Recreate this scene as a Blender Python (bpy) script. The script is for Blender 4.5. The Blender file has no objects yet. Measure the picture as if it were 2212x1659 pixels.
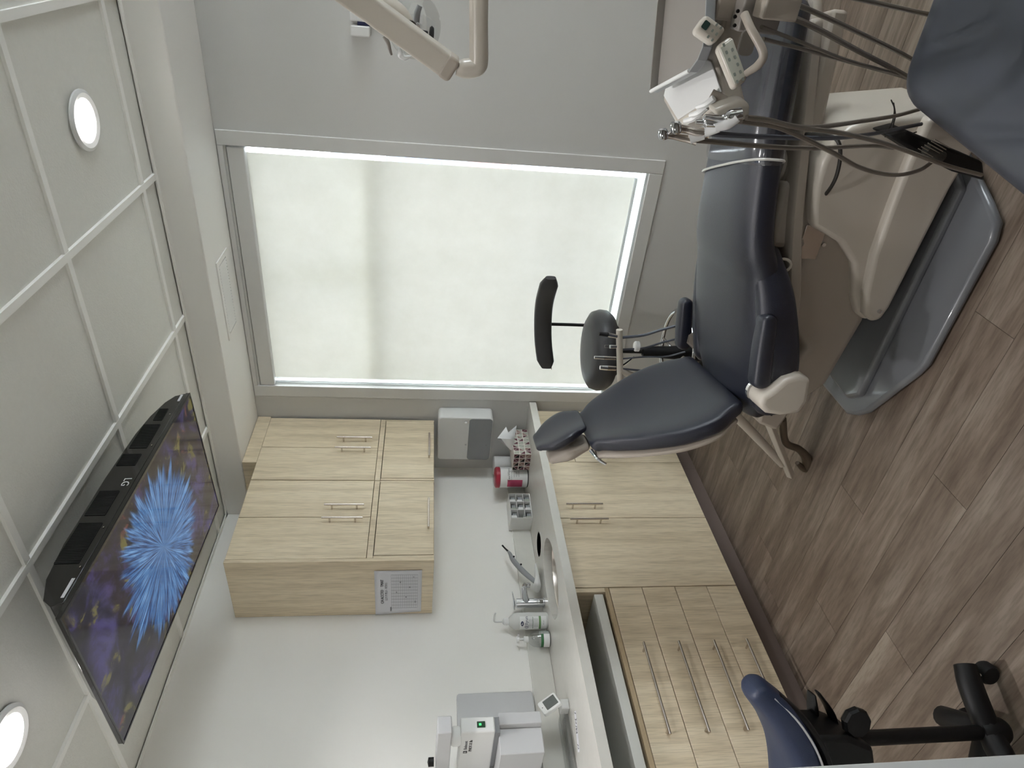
import bpy, bmesh, math, random
from mathutils import Matrix, Vector
random.seed(7)
S = bpy.context.scene
COL = S.collection
PI = math.pi

# ------------------------------------------------------------ camera, world, lamps, exposure
cam = bpy.data.objects.new('camera', bpy.data.cameras.new('camera')); COL.objects.link(cam)
cam.data.sensor_fit = 'HORIZONTAL'; cam.data.sensor_width = 36.0; cam.data.lens = 23.3219
cam.data.clip_start = 0.02
cam.matrix_world = Matrix.Translation((0, 0, 1.4744)) @ Matrix(((0.093820,0.821443,0.562521),(-0.095685,0.569837,-0.816168),(-0.990980,0.022748,0.132061))).to_4x4()   # phone held on its side
S.camera = cam
world = bpy.data.worlds.new('overcast_sky'); S.world = world; world.use_nodes = True
WN = world.node_tree; WN.nodes.clear()
wo = WN.nodes.new('ShaderNodeOutputWorld'); wb = WN.nodes.new('ShaderNodeBackground')
wb.inputs[0].default_value = (0.91, 0.93, 1.0, 1); wb.inputs[1].default_value = 11.0
WN.links.new(wb.outputs[0], wo.inputs[0])
S.view_settings.view_transform = 'Standard'; S.view_settings.look = 'None'
S.view_settings.gamma = 1.0; S.view_settings.use_curve_mapping = False
S.view_settings.exposure = 0.82
LAMP_POWER = 11.0           # watts of each recessed ceiling lamp

# ------------------------------------------------------------ materials
def lin(c):
    c = c / 255.0
    return c / 12.92 if c <= 0.04045 else ((c + 0.055) / 1.055) ** 2.4
def rgb(r, g, b): return (lin(r), lin(g), lin(b), 1)
def mat(name, col, rough=0.5, metal=0.0, coat=0.0, noise=0.0, nscale=30.0, bump=0.0, bscale=200.0, trans=0.0, emit=None, estr=0.0, alpha=1.0, spec=0.5):
    m = bpy.data.materials.new(name); m.use_nodes = True
    N = m.node_tree.nodes; L = m.node_tree.links; p = N['Principled BSDF']
    p.inputs['Base Color'].default_value = col; p.inputs['Roughness'].default_value = rough
    p.inputs['Metallic'].default_value = metal; p.inputs['Coat Weight'].default_value = coat
    p.inputs['Specular IOR Level'].default_value = spec
    p.inputs['Transmission Weight'].default_value = trans
    if alpha < 1: p.inputs['Alpha'].default_value = alpha
    if emit: p.inputs['Emission Color'].default_value = emit; p.inputs['Emission Strength'].default_value = estr
    tc = N.new('ShaderNodeTexCoord')
    nz = N.new('ShaderNodeTexNoise'); nz.inputs['Scale'].default_value = nscale; nz.inputs['Detail'].default_value = 4
    L.new(tc.outputs['Object'], nz.inputs['Vector'])
    if noise > 0:
        mx = N.new('ShaderNodeMix'); mx.data_type = 'RGBA'
        mx.inputs['A'].default_value = tuple(c * (1 - noise) for c in col[:3]) + (1,)
        mx.inputs['B'].default_value = tuple(min(1, c * (1 + noise)) for c in col[:3]) + (1,)
        L.new(nz.outputs['Fac'], mx.inputs['Factor']); L.new(mx.outputs['Result'], p.inputs['Base Color'])
    if bump > 0:
        n2 = N.new('ShaderNodeTexNoise'); n2.inputs['Scale'].default_value = bscale; n2.inputs['Detail'].default_value = 3
        L.new(tc.outputs['Object'], n2.inputs['Vector'])
        b = N.new('ShaderNodeBump'); b.inputs['Strength'].default_value = bump; b.inputs['Distance'].default_value = 0.002
        L.new(n2.outputs['Fac'], b.inputs['Height']); L.new(b.outputs['Normal'], p.inputs['Normal'])
    return m
def woodmat(name, base, dark, light, axis_scale, rough=0.45, contrast=0.5, rnd=0.0, fine=1.0, bump=0.0, mul=0.75):
    """grain stretched along one axis by the scale given"""
    m = bpy.data.materials.new(name); m.use_nodes = True
    N = m.node_tree.nodes; L = m.node_tree.links; p = N['Principled BSDF']; p.inputs['Roughness'].default_value = rough
    tc = N.new('ShaderNodeTexCoord'); mp = N.new('ShaderNodeMapping'); mp.inputs['Scale'].default_value = axis_scale
    L.new(tc.outputs['Object'], mp.inputs['Vector'])
    oi = N.new('ShaderNodeObjectInfo'); vm = N.new('ShaderNodeVectorMath'); vm.operation = 'SCALE'
    vm.inputs[0].default_value = (31, 17, 23); L.new(oi.outputs['Random'], vm.inputs['Scale'])
    va = N.new('ShaderNodeVectorMath'); va.operation = 'ADD'
    L.new(mp.outputs[0], va.inputs[0]); L.new(vm.outputs[0], va.inputs[1])
    n1 = N.new('ShaderNodeTexNoise'); n1.inputs['Scale'].default_value = 1.0; n1.inputs['Detail'].default_value = 7; n1.inputs['Distortion'].default_value = 0.6
    n2 = N.new('ShaderNodeTexNoise'); n2.inputs['Scale'].default_value = 7.0 * fine; n2.inputs['Detail'].default_value = 5
    L.new(va.outputs[0], n1.inputs['Vector']); L.new(va.outputs[0], n2.inputs['Vector'])
    r1 = N.new('ShaderNodeValToRGB'); e = r1.color_ramp.elements
    e[0].position = 0.5 - 0.28 * (1.2 - contrast); e[0].color = dark; e[1].position = 0.5 + 0.28 * (1.2 - contrast); e[1].color = light
    em = e.new(0.5); em.color = base
    L.new(n1.outputs['Fac'], r1.inputs['Fac'])
    r2 = N.new('ShaderNodeValToRGB'); f = r2.color_ramp.elements
    f[0].position = 0.36; f[0].color = (0.72, 0.70, 0.66, 1); f[1].position = 0.56; f[1].color = (1, 1, 1, 1)
    L.new(n2.outputs['Fac'], r2.inputs['Fac'])
    mx = N.new('ShaderNodeMix'); mx.data_type = 'RGBA'; mx.blend_type = 'MULTIPLY'; mx.inputs['Factor'].default_value = mul
    L.new(r1.outputs[0], mx.inputs['A']); L.new(r2.outputs[0], mx.inputs['B'])
    out = mx.outputs['Result']
    if rnd > 0:
        mr = N.new('ShaderNodeMapRange'); mr.inputs['To Min'].default_value = 1 - rnd; mr.inputs['To Max'].default_value = 1 + rnd
        L.new(oi.outputs['Random'], mr.inputs['Value'])
        hs = N.new('ShaderNodeHueSaturation'); L.new(mr.outputs[0], hs.inputs['Value']); L.new(out, hs.inputs['Color']); out = hs.outputs[0]
    L.new(out, p.inputs['Base Color'])
    if bump > 0:
        b = N.new('ShaderNodeBump'); b.inputs['Strength'].default_value = bump; b.inputs['Distance'].default_value = 0.002
        L.new(n2.outputs['Fac'], b.inputs['Height']); L.new(b.outputs['Normal'], p.inputs['Normal'])
    return m

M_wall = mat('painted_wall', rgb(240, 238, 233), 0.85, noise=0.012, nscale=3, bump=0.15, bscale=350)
M_wallshade = mat('shaded_window_wall', rgb(210, 209, 206), 0.85, noise=0.012, nscale=3, bump=0.15, bscale=350)  # same wall paint, greyed: its backlit shade is put into the colour
M_tile = mat('ceiling_tile', rgb(234, 233, 226), 0.95, noise=0.03, nscale=60, bump=0.5, bscale=160)
M_grid = mat('ceiling_grid', rgb(253, 252, 247), 0.6)
M_trim = mat('white_trim', rgb(218, 217, 214), 0.5, noise=0.01, nscale=8)
M_frame = mat('window_vinyl', rgb(232, 238, 238), 0.4)
M_floor = woodmat('vinyl_planks', rgb(119, 105, 92), rgb(94, 80, 68), rgb(143, 131, 118), (2.6, 22, 22), 0.5, 0.42, rnd=0.09, fine=1.0, bump=0.2)
M_sub = mat('subfloor', rgb(45, 38, 32), 0.9)
M_wood = woodmat('ash_laminate', rgb(229, 213, 185), rgb(206, 189, 160), rgb(238, 224, 198), (24, 24, 1.2), 0.45, 0.25, rnd=0.015, fine=1.3, mul=0.62)
M_woodedge = mat('laminate_edge', rgb(186, 166, 134), 0.5)
M_kick = mat('toe_kick', rgb(116, 102, 95), 0.55, noise=0.05, nscale=8)
M_dark = mat('dark_void', rgb(22, 20, 18), 0.9)
M_quartz = mat('quartz_top', rgb(214, 212, 205), 0.25, noise=0.05, nscale=25, coat=0.1)
M_melamine = mat('white_melamine', rgb(222, 222, 216), 0.35)
M_steel = mat('brushed_steel', rgb(206, 198, 190), 0.26, metal=1.0, noise=0.04, nscale=80)
M_chrome = mat('chrome', rgb(215, 217, 220), 0.07, metal=1.0)
M_cream = mat('cream_plastic', rgb(196, 188, 176), 0.32, coat=0.25, noise=0.01, nscale=6)
M_creamd = mat('cream_casting', rgb(172, 162, 150), 0.4, coat=0.1, noise=0.02, nscale=6)
M_white = mat('white_plastic', rgb(228, 228, 226), 0.35, coat=0.1)
M_lgrey = mat('light_grey_plastic', rgb(196, 196, 197), 0.4)
M_mgrey = mat('mid_grey_plastic', rgb(150, 152, 154), 0.35)
M_basegrey = mat('grey_base_cover', rgb(112, 114, 118), 0.3, coat=0.35, noise=0.02, nscale=10)
M_navy = mat('navy_vinyl', rgb(13, 18, 36), 0.43, coat=0.0, noise=0.05, nscale=60, bump=0.25, bscale=420, spec=0.8)
M_navys = mat('stool_vinyl', rgb(36, 46, 72), 0.45, noise=0.05, nscale=60, bump=0.2, bscale=420)
M_greyvinyl = mat('blue_grey_vinyl', rgb(66, 69, 77), 0.38, noise=0.02, nscale=20)
M_charcoal = mat('charcoal_vinyl', rgb(50, 50, 52), 0.45, noise=0.04, nscale=50, bump=0.2, bscale=420)
M_black = mat('black_plastic', rgb(13, 13, 14), 0.5, spec=0.3)
M_rubber = mat('black_rubber', rgb(16, 16, 17), 0.7)
M_gloss = mat('piano_black', rgb(14, 14, 15), 0.08, coat=0.6)
M_vent = mat('vent_black', rgb(5, 5, 6), 0.6)
M_hose = mat('grey_hose', rgb(120, 112, 102), 0.4)
M_hosed = mat('slate_hose', rgb(84, 88, 98), 0.42)
M_cable = mat('dark_cable', rgb(40, 38, 34), 0.5)
M_membrane = mat('touch_membrane', rgb(206, 206, 194), 0.4, noise=0.02, nscale=60)
M_button = mat('button_print', rgb(150, 156, 148), 0.5)
M_lcd = mat('lcd', rgb(48, 74, 68), 0.2, coat=0.3)
M_lcdg = mat('lcd_grey', rgb(84, 88, 86), 0.25, noise=0.2, nscale=120)
M_bracket = mat('bracket_grey', rgb(140, 134, 128), 0.45)
M_mag = mat('magenta_label', rgb(176, 66, 98), 0.45, noise=0.05, nscale=90)
M_red = mat('crimson_lid', rgb(160, 32, 56), 0.35)
M_paper = mat('paper', rgb(222, 222, 226), 0.8)
M_tissue = mat('tissue', rgb(240, 240, 240), 0.9)
M_ink = mat('ink', rgb(30, 30, 34), 0.8)
M_inkl = mat('ink_light', rgb(110, 110, 116), 0.8)
M_navyink = mat('navy_ink', rgb(22, 30, 78), 0.6)
M_green = mat('green_band', rgb(112, 150, 98), 0.5)
M_greend = mat('dark_green_band', rgb(52, 110, 66), 0.5)
M_tissuebox = mat('tissue_box', rgb(226, 220, 214), 0.5)
M_maroon = mat('maroon_print', rgb(96, 52, 62), 0.5)
M_taupe = mat('taupe_print', rgb(146, 118, 110), 0.5)
M_sage = mat('sage_print', rgb(176, 180, 168), 0.5)
M_clear = mat('clear_plastic', (0.96, 0.97, 0.97, 1), 0.06, trans=0.0, alpha=0.22, coat=0.5)
M_frost = mat('frosted_bottle', rgb(232, 232, 228), 0.25, alpha=0.82)
M_led = mat('green_switch', rgb(4, 40, 14), 0.3, emit=(0.05, 0.9, 0.25, 1), estr=0.01)
M_ledhot = mat('green_lamp', rgb(60, 230, 110), 0.3, emit=(0.12, 1, 0.35, 1), estr=0.45)
M_lens = mat('led_lens', (1, 1, 1, 1), 0.4, emit=(1, 0.97, 0.93, 1), estr=14)
M_smoke = mat('smoked_window', rgb(140, 142, 146), 0.15, alpha=0.9, coat=0.4)
M_amber = mat('amber_black', rgb(30, 22, 8), 0.25)
M_wire = mat('wire', rgb(60, 58, 56), 0.4, metal=0.6)
M_pvc = mat('clear_cover', (0.9, 0.92, 0.95, 1), 0.12, alpha=0.20, coat=0.8, spec=1.0)
M_pvcedge = mat('cover_hem', rgb(200, 198, 192), 0.3)
M_sign1 = mat('sign_red', (0.11, 0.025, 0.03, 1), 0.6)
M_sign2 = mat('sign_blue', (0.03, 0.055, 0.12, 1), 0.6)
M_facade = mat('facade', (0.085, 0.095, 0.11, 1), 0.8, noise=0.04, nscale=1)
M_asphalt = mat('pavement', rgb(160, 162, 165), 0.9)
M_pale = mat('pale_door', rgb(205, 205, 203), 0.6)

def shade_fabric():
    m = bpy.data.materials.new('translucent_shade'); m.use_nodes = True
    N = m.node_tree.nodes; L = m.node_tree.links; N.clear()
    o = N.new('ShaderNodeOutputMaterial'); a = N.new('ShaderNodeMixShader'); a.inputs[0].default_value = 0.060
    d = N.new('ShaderNodeBsdfDiffuse'); t = N.new('ShaderNodeBsdfTranslucent')
    tc = N.new('ShaderNodeTexCoord'); nz = N.new('ShaderNodeTexNoise'); nz.inputs['Scale'].default_value = 5; nz.inputs['Detail'].default_value = 8; nz.inputs['Roughness'].default_value = 0.65
    L.new(tc.outputs['Object'], nz.inputs['Vector'])
    r = N.new('ShaderNodeValToRGB'); r.color_ramp.elements[0].color = (0.88, 0.86, 0.77, 1); r.color_ramp.elements[1].color = (0.95, 0.93, 0.85, 1)
    r.color_ramp.elements[0].position = 0.3; r.color_ramp.elements[1].position = 0.7
    L.new(nz.outputs['Fac'], r.inputs['Fac']); L.new(r.outputs[0], d.inputs['Color']); L.new(r.outputs[0], t.inputs['Color'])
    L.new(d.outputs[0], a.inputs[1]); L.new(t.outputs[0], a.inputs[2]); L.new(a.outputs[0], o.inputs[0])
    return m
M_shade = shade_fabric()
def glass_mat(f=0.06, rough=0.02, tint=(0.93, 0.96, 0.95, 1)):
    m = bpy.data.materials.new('window_glass'); m.use_nodes = True
    N = m.node_tree.nodes; L = m.node_tree.links; N.clear()
    o = N.new('ShaderNodeOutputMaterial'); a = N.new('ShaderNodeMixShader'); a.inputs[0].default_value = f
    t = N.new('ShaderNodeBsdfTransparent'); g = N.new('ShaderNodeBsdfGlossy'); g.inputs['Roughness'].default_value = rough
    t.inputs[0].default_value = tint
    L.new(t.outputs[0], a.inputs[1]); L.new(g.outputs[0], a.inputs[2]); L.new(a.outputs[0], o.inputs[0])
    return m
M_glass = glass_mat()
M_pvc = glass_mat(0.13, 0.12, (0.93, 0.94, 0.96, 1)); M_clear = glass_mat(0.14, 0.06, (0.94, 0.95, 0.95, 1))

# ------------------------------------------------------------ mesh helpers
WM = {}
def tagp(o, label=None, cat=None, group=None, kind=None):
    if label: o['label'] = label
    if cat: o['category'] = cat
    if group: o['group'] = group
    if kind: o['kind'] = kind
    return o
def thing(name, label, cat, loc=(0, 0, 0), rz=0.0, group=None):
    o = bpy.data.objects.new(name, None); COL.objects.link(o); o.empty_display_size = 0.05
    o.location = loc; o.rotation_euler = (0, 0, rz); WM[o] = Matrix.Translation(loc) @ Matrix.Rotation(rz, 4, 'Z')
    return tagp(o, label, cat, group)
def obj(name, bm, m, parent=None, M=None, bevel=0.0, seg=2, smooth=True, label=None, cat=None, group=None, kind=None, angle=38):
    """bm is in world space unless M (a frame) is given; links ONE mesh object"""
    me = bpy.data.meshes.new(name)
    if M is not None: bmesh.ops.transform(bm, matrix=M, verts=bm.verts)
    if parent is not None:
        bmesh.ops.transform(bm, matrix=WM[parent].inverted(), verts=bm.verts)
    bmesh.ops.recalc_face_normals(bm, faces=bm.faces)
    bm.to_mesh(me); bm.free()
    me.materials.append(m)
    o = bpy.data.objects.new(name, me); COL.objects.link(o)
    if smooth:
        me.polygons.foreach_set('use_smooth', [True] * len(me.polygons)); me.set_sharp_from_angle(angle=math.radians(angle))
    if bevel > 0:
        b = o.modifiers.new('bevel', 'BEVEL'); b.width = bevel; b.segments = seg; b.limit_method = 'ANGLE'; b.angle_limit = math.radians(40); b.harden_normals = False
    if parent is not None: o.parent = parent; WM[o] = WM[parent].copy()
    else: WM[o] = Matrix.Identity(4)
    return tagp(o, label, cat, group, kind)
def bx(x0, x1, y0, y1, z0, z1, bm=None):
    bm = bm or bmesh.new()
    v = [bm.verts.new((x, y, z)) for x in (x0, x1) for y in (y0, y1) for z in (z0, z1)]
    for f in ((0, 1, 3, 2), (4, 6, 7, 5), (0, 4, 5, 1), (2, 3, 7, 6), (0, 2, 6, 4), (1, 5, 7, 3)): bm.faces.new([v[i] for i in f])
    return bm
def ring(bm, pts): return [bm.verts.new(p) for p in pts]
def skin(bm, rings, cap=True, closed=False):
    n = len(rings[0])
    k = len(rings)
    for a in range(k if closed else k - 1):
        r, q = rings[a], rings[(a + 1) % k]
        for i in range(n): bm.faces.new((r[i], r[(i + 1) % n], q[(i + 1) % n], q[i]))
    if cap and not closed: bm.faces.new(rings[0][::-1]); bm.faces.new(rings[-1])
    return bm
def catmull(P, n):
    P = [Vector(p) for p in P]
    if len(P) < 3: return [P[0].lerp(P[-1], i / n) for i in range(n + 1)]
    Q = [P[0] * 2 - P[1]] + P + [P[-1] * 2 - P[-2]]; out = []
    per = max(2, n // (len(P) - 1))
    for s in range(len(P) - 1):
        a, b, c, d = Q[s:s + 4]
        for i in range(per):
            t = i / per
            out.append(0.5 * ((2 * b) + (c - a) * t + (2 * a - 5 * b + 4 * c - d) * t * t + (3 * b - a - 3 * c + d) * t ** 3))
    out.append(P[-1]); return out
def tube(P, r, seg=8, bm=None, n=None, smooth=True, closed=False):
    """r: number or list of radii per given point"""
    bm = bm or bmesh.new()
    pts = catmull(P, n or 6 * (len(P) - 1)) if smooth and len(P) > 2 else [Vector(p) for p in P]
    m = len(pts); rr = []
    for i in range(m):
        if isinstance(r, (int, float)): rr.append(r)
        else:
            t = i / (m - 1) * (len(r) - 1); k = min(int(t), len(r) - 2); rr.append(r[k] + (r[k + 1] - r[k]) * (t - k))
    rings = []; up = None
    for i in range(m):
        if closed: d = pts[(i + 1) % m] - pts[i - 1]
        else: d = pts[min(i + 1, m - 1)] - pts[max(i - 1, 0)]
        d.normalize()
        if up is None: up = Vector((0, 0, 1)) if abs(d.z) < 0.9 else Vector((1, 0, 0))
        s = d.cross(up)
        if s.length < 1e-5: s = d.cross(Vector((0, 1, 0)))
        s.normalize(); up = s.cross(d).normalized()
        rings.append(ring(bm, [pts[i] + (s * math.cos(a) + up * math.sin(a)) * rr[i] for a in [2 * PI * k / seg for k in range(seg)]]))
    return skin(bm, rings, closed=closed)
def lathe(prof, c=(0, 0, 0), seg=24, bm=None, axis='z', sx=1.0, sy=1.0):
    bm = bm or bmesh.new(); rings = []
    for r, z in prof:
        r = max(r, 0.0004); pts = []
        for k in range(seg):
            a = 2 * PI * k / seg; u, v = r * math.cos(a) * sx, r * math.sin(a) * sy
            p = (u, v, z) if axis == 'z' else ((z, u, v) if axis == 'x' else (u, z, v))
            pts.append((p[0] + c[0], p[1] + c[1], p[2] + c[2]))
        rings.append(ring(bm, pts))
    return skin(bm, rings)
def prism(poly, axis, a, b, bm=None):
    """polygon (2-D) extruded along an axis from a to b; poly given in the two other axes in x,y,z order"""
    bm = bm or bmesh.new()
    def P(p, t): return {'x': (t, p[0], p[1]), 'y': (p[0], t, p[1]), 'z': (p[0], p[1], t)}[axis]
    return skin(bm, [ring(bm, [P(p, a) for p in poly]), ring(bm, [P(p, b) for p in poly])])
def cushion(spine, n=28, ex=3.2, bm=None, crown=0.0, dish=0.0, ends=4):
    """spine: (x, yc, z, half_width, half_thickness); superellipse sections across a path in the x-z plane, rounded ends"""
    bm = bm or bmesh.new()
    sp = catmull([Vector(s[:3]) for s in spine], 6 * (len(spine) - 1)); m = len(sp)
    def val(i, k):
        t = i / (m - 1) * (len(spine) - 1); j = min(int(t), len(spine) - 2); f = t - j
        b, c = spine[j][k], spine[j + 1][k]; a = spine[j - 1][k] if j > 0 else 2 * b - c; d = spine[j + 2][k] if j + 2 < len(spine) else 2 * c - b
        return 0.5 * (2 * b + (c - a) * f + (2 * a - 5 * b + 4 * c - d) * f * f + (3 * b - a - 3 * c + d) * f ** 3)
    S_ = []
    for i in range(m):
        d = (sp[min(i + 1, m - 1)] - sp[max(i - 1, 0)]); d.y = 0; d.normalize()
        S_.append((sp[i], d, val(i, 3), val(i, 4)))
    def sec(p, d, w, h):
        up = Vector((-d.z, 0, d.x)); pts = []
        for k in range(n):
            a = 2 * PI * k / n; c, s = math.cos(a), math.sin(a)
            u = math.copysign(abs(c) ** (2 / ex), c); v = math.copysign(abs(s) ** (2 / ex), s)
            vv = v * h
            if v > 0: vv += crown * (1 - u * u) * h - dish * (1 - u * u) * h
            pts.append(p + Vector((0, 1, 0)) * (u * w) + up * vv)
        return ring(bm, pts)
    rings = []
    p, d, w, h = S_[0]; R = h
    for e in range(ends):
        t = e / ends * PI / 2; k = math.sin(t); rings.append(sec(p - d * R * 0.8 * math.cos(t), d, w - R * 0.7 * (1 - k), max(h * k, 0.002)))
    for q in S_: rings.append(sec(*q))
    p, d, w, h = S_[-1]; R = h
    for e in range(ends - 1, -1, -1):
        t = e / ends * PI / 2; k = math.sin(t); rings.append(sec(p + d * R * 0.8 * math.cos(t), d, w - R * 0.7 * (1 - k), max(h * k, 0.002)))
    return skin(bm, rings)
def rrect(x0, x1, y0, y1, r, k=5):
    out = []
    for cx, cy, a0 in ((x1 - r, y1 - r, 0), (x0 + r, y1 - r, 90), (x0 + r, y0 + r, 180), (x1 - r, y0 + r, 270)):
        for i in range(k + 1):
            a = math.radians(a0 + 90 * i / k); out.append((cx + r * math.cos(a), cy + r * math.sin(a)))
    return out
DEPS = None
def text(s, size, m, parent, M, name='lettering', ext=0.0004, label=None):
    """flat print: font outline turned into a mesh, frame M (x = reading direction, y = up, z = out of the surface)"""
    cu = bpy.data.curves.new('t', 'FONT'); cu.body = s; cu.size = size; cu.extrude = ext; cu.resolution_u = 3
    cu.align_x = 'CENTER'; cu.align_y = 'CENTER'
    t = bpy.data.objects.new('t', cu); COL.objects.link(t)
    dg = bpy.context.evaluated_depsgraph_get(); me = bpy.data.meshes.new_from_object(t.evaluated_get(dg))
    bpy.data.objects.remove(t); bpy.data.curves.remove(cu)
    bm = bmesh.new(); bm.from_mesh(me); bpy.data.meshes.remove(me)
    return obj(name, bm, m, parent, M=M, smooth=False, label=label)
def frame(o, x, y):
    x = Vector(x).normalized(); y = Vector(y); y = (y - x * y.dot(x)).normalized(); z = x.cross(y)
    M = Matrix((x, y, z)).transposed().to_4x4(); M.translation = Vector(o); return M
def struct(name, bm, m, parent=None, **k):
    return obj(name, bm, m, parent, kind=None if parent else 'structure', **k)

# ------------------------------------------------------------ room shell
XW, YW, ZC = -2.72, 3.036, 2.50
ZS, YS = 2.381, 2.652            # soffit underside and front
# floor with individual planks
fl = struct('floor', bx(XW, 3.30, -1.3, YW, -0.05, -0.004), M_sub, smooth=False)
pm = {}
def plank(x0, x1, y0, y1):
    key = (round(x1 - x0, 3), round(y1 - y0, 3))
    if key not in pm:
        bm = bx(0.0006, key[0] - 0.0006, 0.0006, key[1] - 0.0006, -0.004, 0.0); me = bpy.data.meshes.new('plank'); bm.to_mesh(me); bm.free(); me.materials.append(M_floor); pm[key] = me
    o = bpy.data.objects.new('plank', pm[key]); COL.objects.link(o); o.parent = fl; o.location = (x0, y0, 0)
PW, PL = 0.148, 1.22
fixed = {0: -1.505 + 0.0, 2: -1.183, -2: -2.077}   # rows counted down from y = 1.605
row = -10
while True:
    y1 = 1.605 - row * PW; y0 = y1 - PW
    if y1 < -1.3: break
    if y0 >= YW: row += 1; continue
    off = {0: -1.505, 2: -1.183, -2: -2.077, 1: -1.95, -1: -0.98, 3: -1.72}.get(row, random.uniform(0, PL))
    x = off
    while x > XW: x -= PL
    while x < 3.30:
        a, b = max(x, XW), min(x + PL, 3.30); c, d = max(y0, -1.3), min(y1, YW)
        if b - a > 0.01 and d - c > 0.01: plank(a, b, c, d)
        x += PL
    row += 1
# walls
struct('wall_left', bx(XW - 0.12, XW, -1.3, YW, 0, ZC + 0.1), M_wall, smooth=False)
WX0, WX1, WZ0, WZ1 = -2.143, -0.87, 0.452, 2.345     # window opening
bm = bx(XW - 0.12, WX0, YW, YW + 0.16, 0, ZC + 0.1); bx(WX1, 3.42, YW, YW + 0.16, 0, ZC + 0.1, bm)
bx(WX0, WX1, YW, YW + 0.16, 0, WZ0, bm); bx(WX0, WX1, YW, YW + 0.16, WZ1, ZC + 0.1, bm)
struct('wall_back', bm, M_wallshade, smooth=False)
RY0, RY1, RZ0, RZ1 = 1.75, 2.98, 0.90, 2.44  # opening for the added daylight window
bm = bx(3.30, 3.42, -1.3, RY0, 0, ZC + 0.1); bx(3.30, 3.42, RY1, YW, 0, ZC + 0.1, bm); bx(3.30, 3.42, RY0, RY1, 0, RZ0, bm); bx(3.30, 3.42, RY0, RY1, RZ1, ZC + 0.1, bm)
struct('wall_right', bm, M_wall, smooth=False)
bm = bx(3.33, 3.39, RY0, RY0 + 0.04, RZ0, RZ1); bx(3.33, 3.39, RY1 - 0.04, RY1, RZ0, RZ1, bm); bx(3.33, 3.39, RY0 + 0.04, RY1 - 0.04, RZ0, RZ0 + 0.04, bm); bx(3.33, 3.39, RY0 + 0.04, RY1 - 0.04, RZ1 - 0.04, RZ1, bm)
w2 = struct('added_window', bm, M_frame, smooth=False)  # unseen window, added to light the left wall and cabinets from the right
struct('pane', bx(3.358, 3.362, RY0 + 0.04, RY1 - 0.04, RZ0 + 0.04, RZ1 - 0.04), M_glass, w2, smooth=False)
bm = bx(XW, -1.04, 0.33, 0.45, 0, ZC + 0.1); bx(0.55, 3.30, 0.33, 0.45, 0, ZC + 0.1, bm); bx(-1.04, 0.55, 0.33, 0.45, 2.1, ZC + 0.1, bm)
struct('wall_front', bm, M_wall, smooth=False)
struct('wall_rear', bx(XW, 3.30, -1.42, -1.3, 0, ZC + 0.1), M_wall, smooth=False)
d1 = struct('door_1', bx(-1.04, -1.015, 0.315, 0.455, 0, 2.1), M_pale, bevel=0.003)
struct('door_head', bx(-1.015, 0.525, 0.315, 0.465, 2.075, 2.1), M_pale, d1); struct('door_jamb', bx(0.525, 0.55, 0.315, 0.465, 0, 2.1), M_pale, d1)
# ceiling
ce = struct('ceiling', bx(XW, 3.30, -1.3, YW, ZC + 0.03, ZC + 0.08), M_grid, smooth=False)
gx = [-0.287 + 0.61 * k for k in range(-3, 6)]; gy = [2.507 - 0.61 * k for k in range(0, 7)]
xs = [XW] + gx + [3.30]; ys = [-1.3] + sorted(gy) + [YS]
tm = {}
def ctile(x0, x1, y0, y1):
    key = (round(x1 - x0, 3), round(y1 - y0, 3))
    if key not in tm:
        bm = bx(0.012, key[0] - 0.012, 0.012, key[1] - 0.012, 0.010, 0.022)
        me = bpy.data.meshes.new('ceiling_tile'); bm.to_mesh(me); bm.free(); me.materials.append(M_tile); tm[key] = me
    o = bpy.data.objects.new('ceiling_tile', tm[key]); COL.objects.link(o); o.parent = ce; o.location = (x0, y0, ZC)
for i in range(len(xs) - 1):
    for j in range(len(ys) - 1):
        ctile(xs[i], xs[i + 1], ys[j], ys[j + 1])
for x in gx: struct('grid_bar', bx(x - 0.012, x + 0.012, -1.3, YS, ZC, ZC + 0.03), M_grid, ce, smooth=False)
for y in gy:
    for i in range(len(xs) - 1):
        struct('grid_bar', bx(xs[i] + (0.0125 if i else 0), xs[i + 1] - 0.0125, y - 0.012, y + 0.012, ZC + 0.0006, ZC + 0.03), M_grid, ce, smooth=False)
bm = bx(XW, XW + 0.022, -1.3, YS, ZC - 0.001, ZC + 0.004); bx(XW, 3.30, YS - 0.022, YS, ZC - 0.001, ZC + 0.004, bm)
struct('wall_angle', bm, M_grid, ce, smooth=False)
# soffit over the window
struct('trim_1', bx(XW, 3.30, YS, YW, ZS, ZC + 0.1), M_wall, bevel=0.006)
# window casing, frame, glass
w1 = struct('window_1', bx(WX0 - 0.060, WX0 + 0.008, YW - 0.010, YW, 0.385, ZS - 0.003), M_trim, bevel=0.003)
struct('casing_board', bx(WX1 - 0.006, WX1 + 0.058, YW - 0.010, YW, 0.385, ZS - 0.003), M_trim, w1, bevel=0.003)
struct('casing_board', bx(WX0 + 0.008, WX1 - 0.006, YW - 0.010, YW, ZS - 0.026, ZS - 0.003), M_trim, w1, bevel=0.002)
struct('casing_board', bx(WX0 + 0.008, WX1 - 0.006, YW - 0.010, YW, 0.385, WZ0), M_trim, w1, bevel=0.003)
FY = YW + 0.10
bm = bx(WX0, WX0 + 0.035, FY - 0.03, FY + 0.04, WZ0, WZ1); bx(WX1 - 0.02, WX1, FY - 0.03, FY + 0.04, WZ0, WZ1, bm)
bx(WX0, WX1, FY - 0.03, FY + 0.04, WZ1 - 0.04, WZ1, bm); bx(WX0, WX1, FY - 0.03, FY + 0.04, WZ0, WZ0 + 0.035, bm)
struct('window_frame', bm, M_frame, w1, bevel=0.002)
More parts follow.
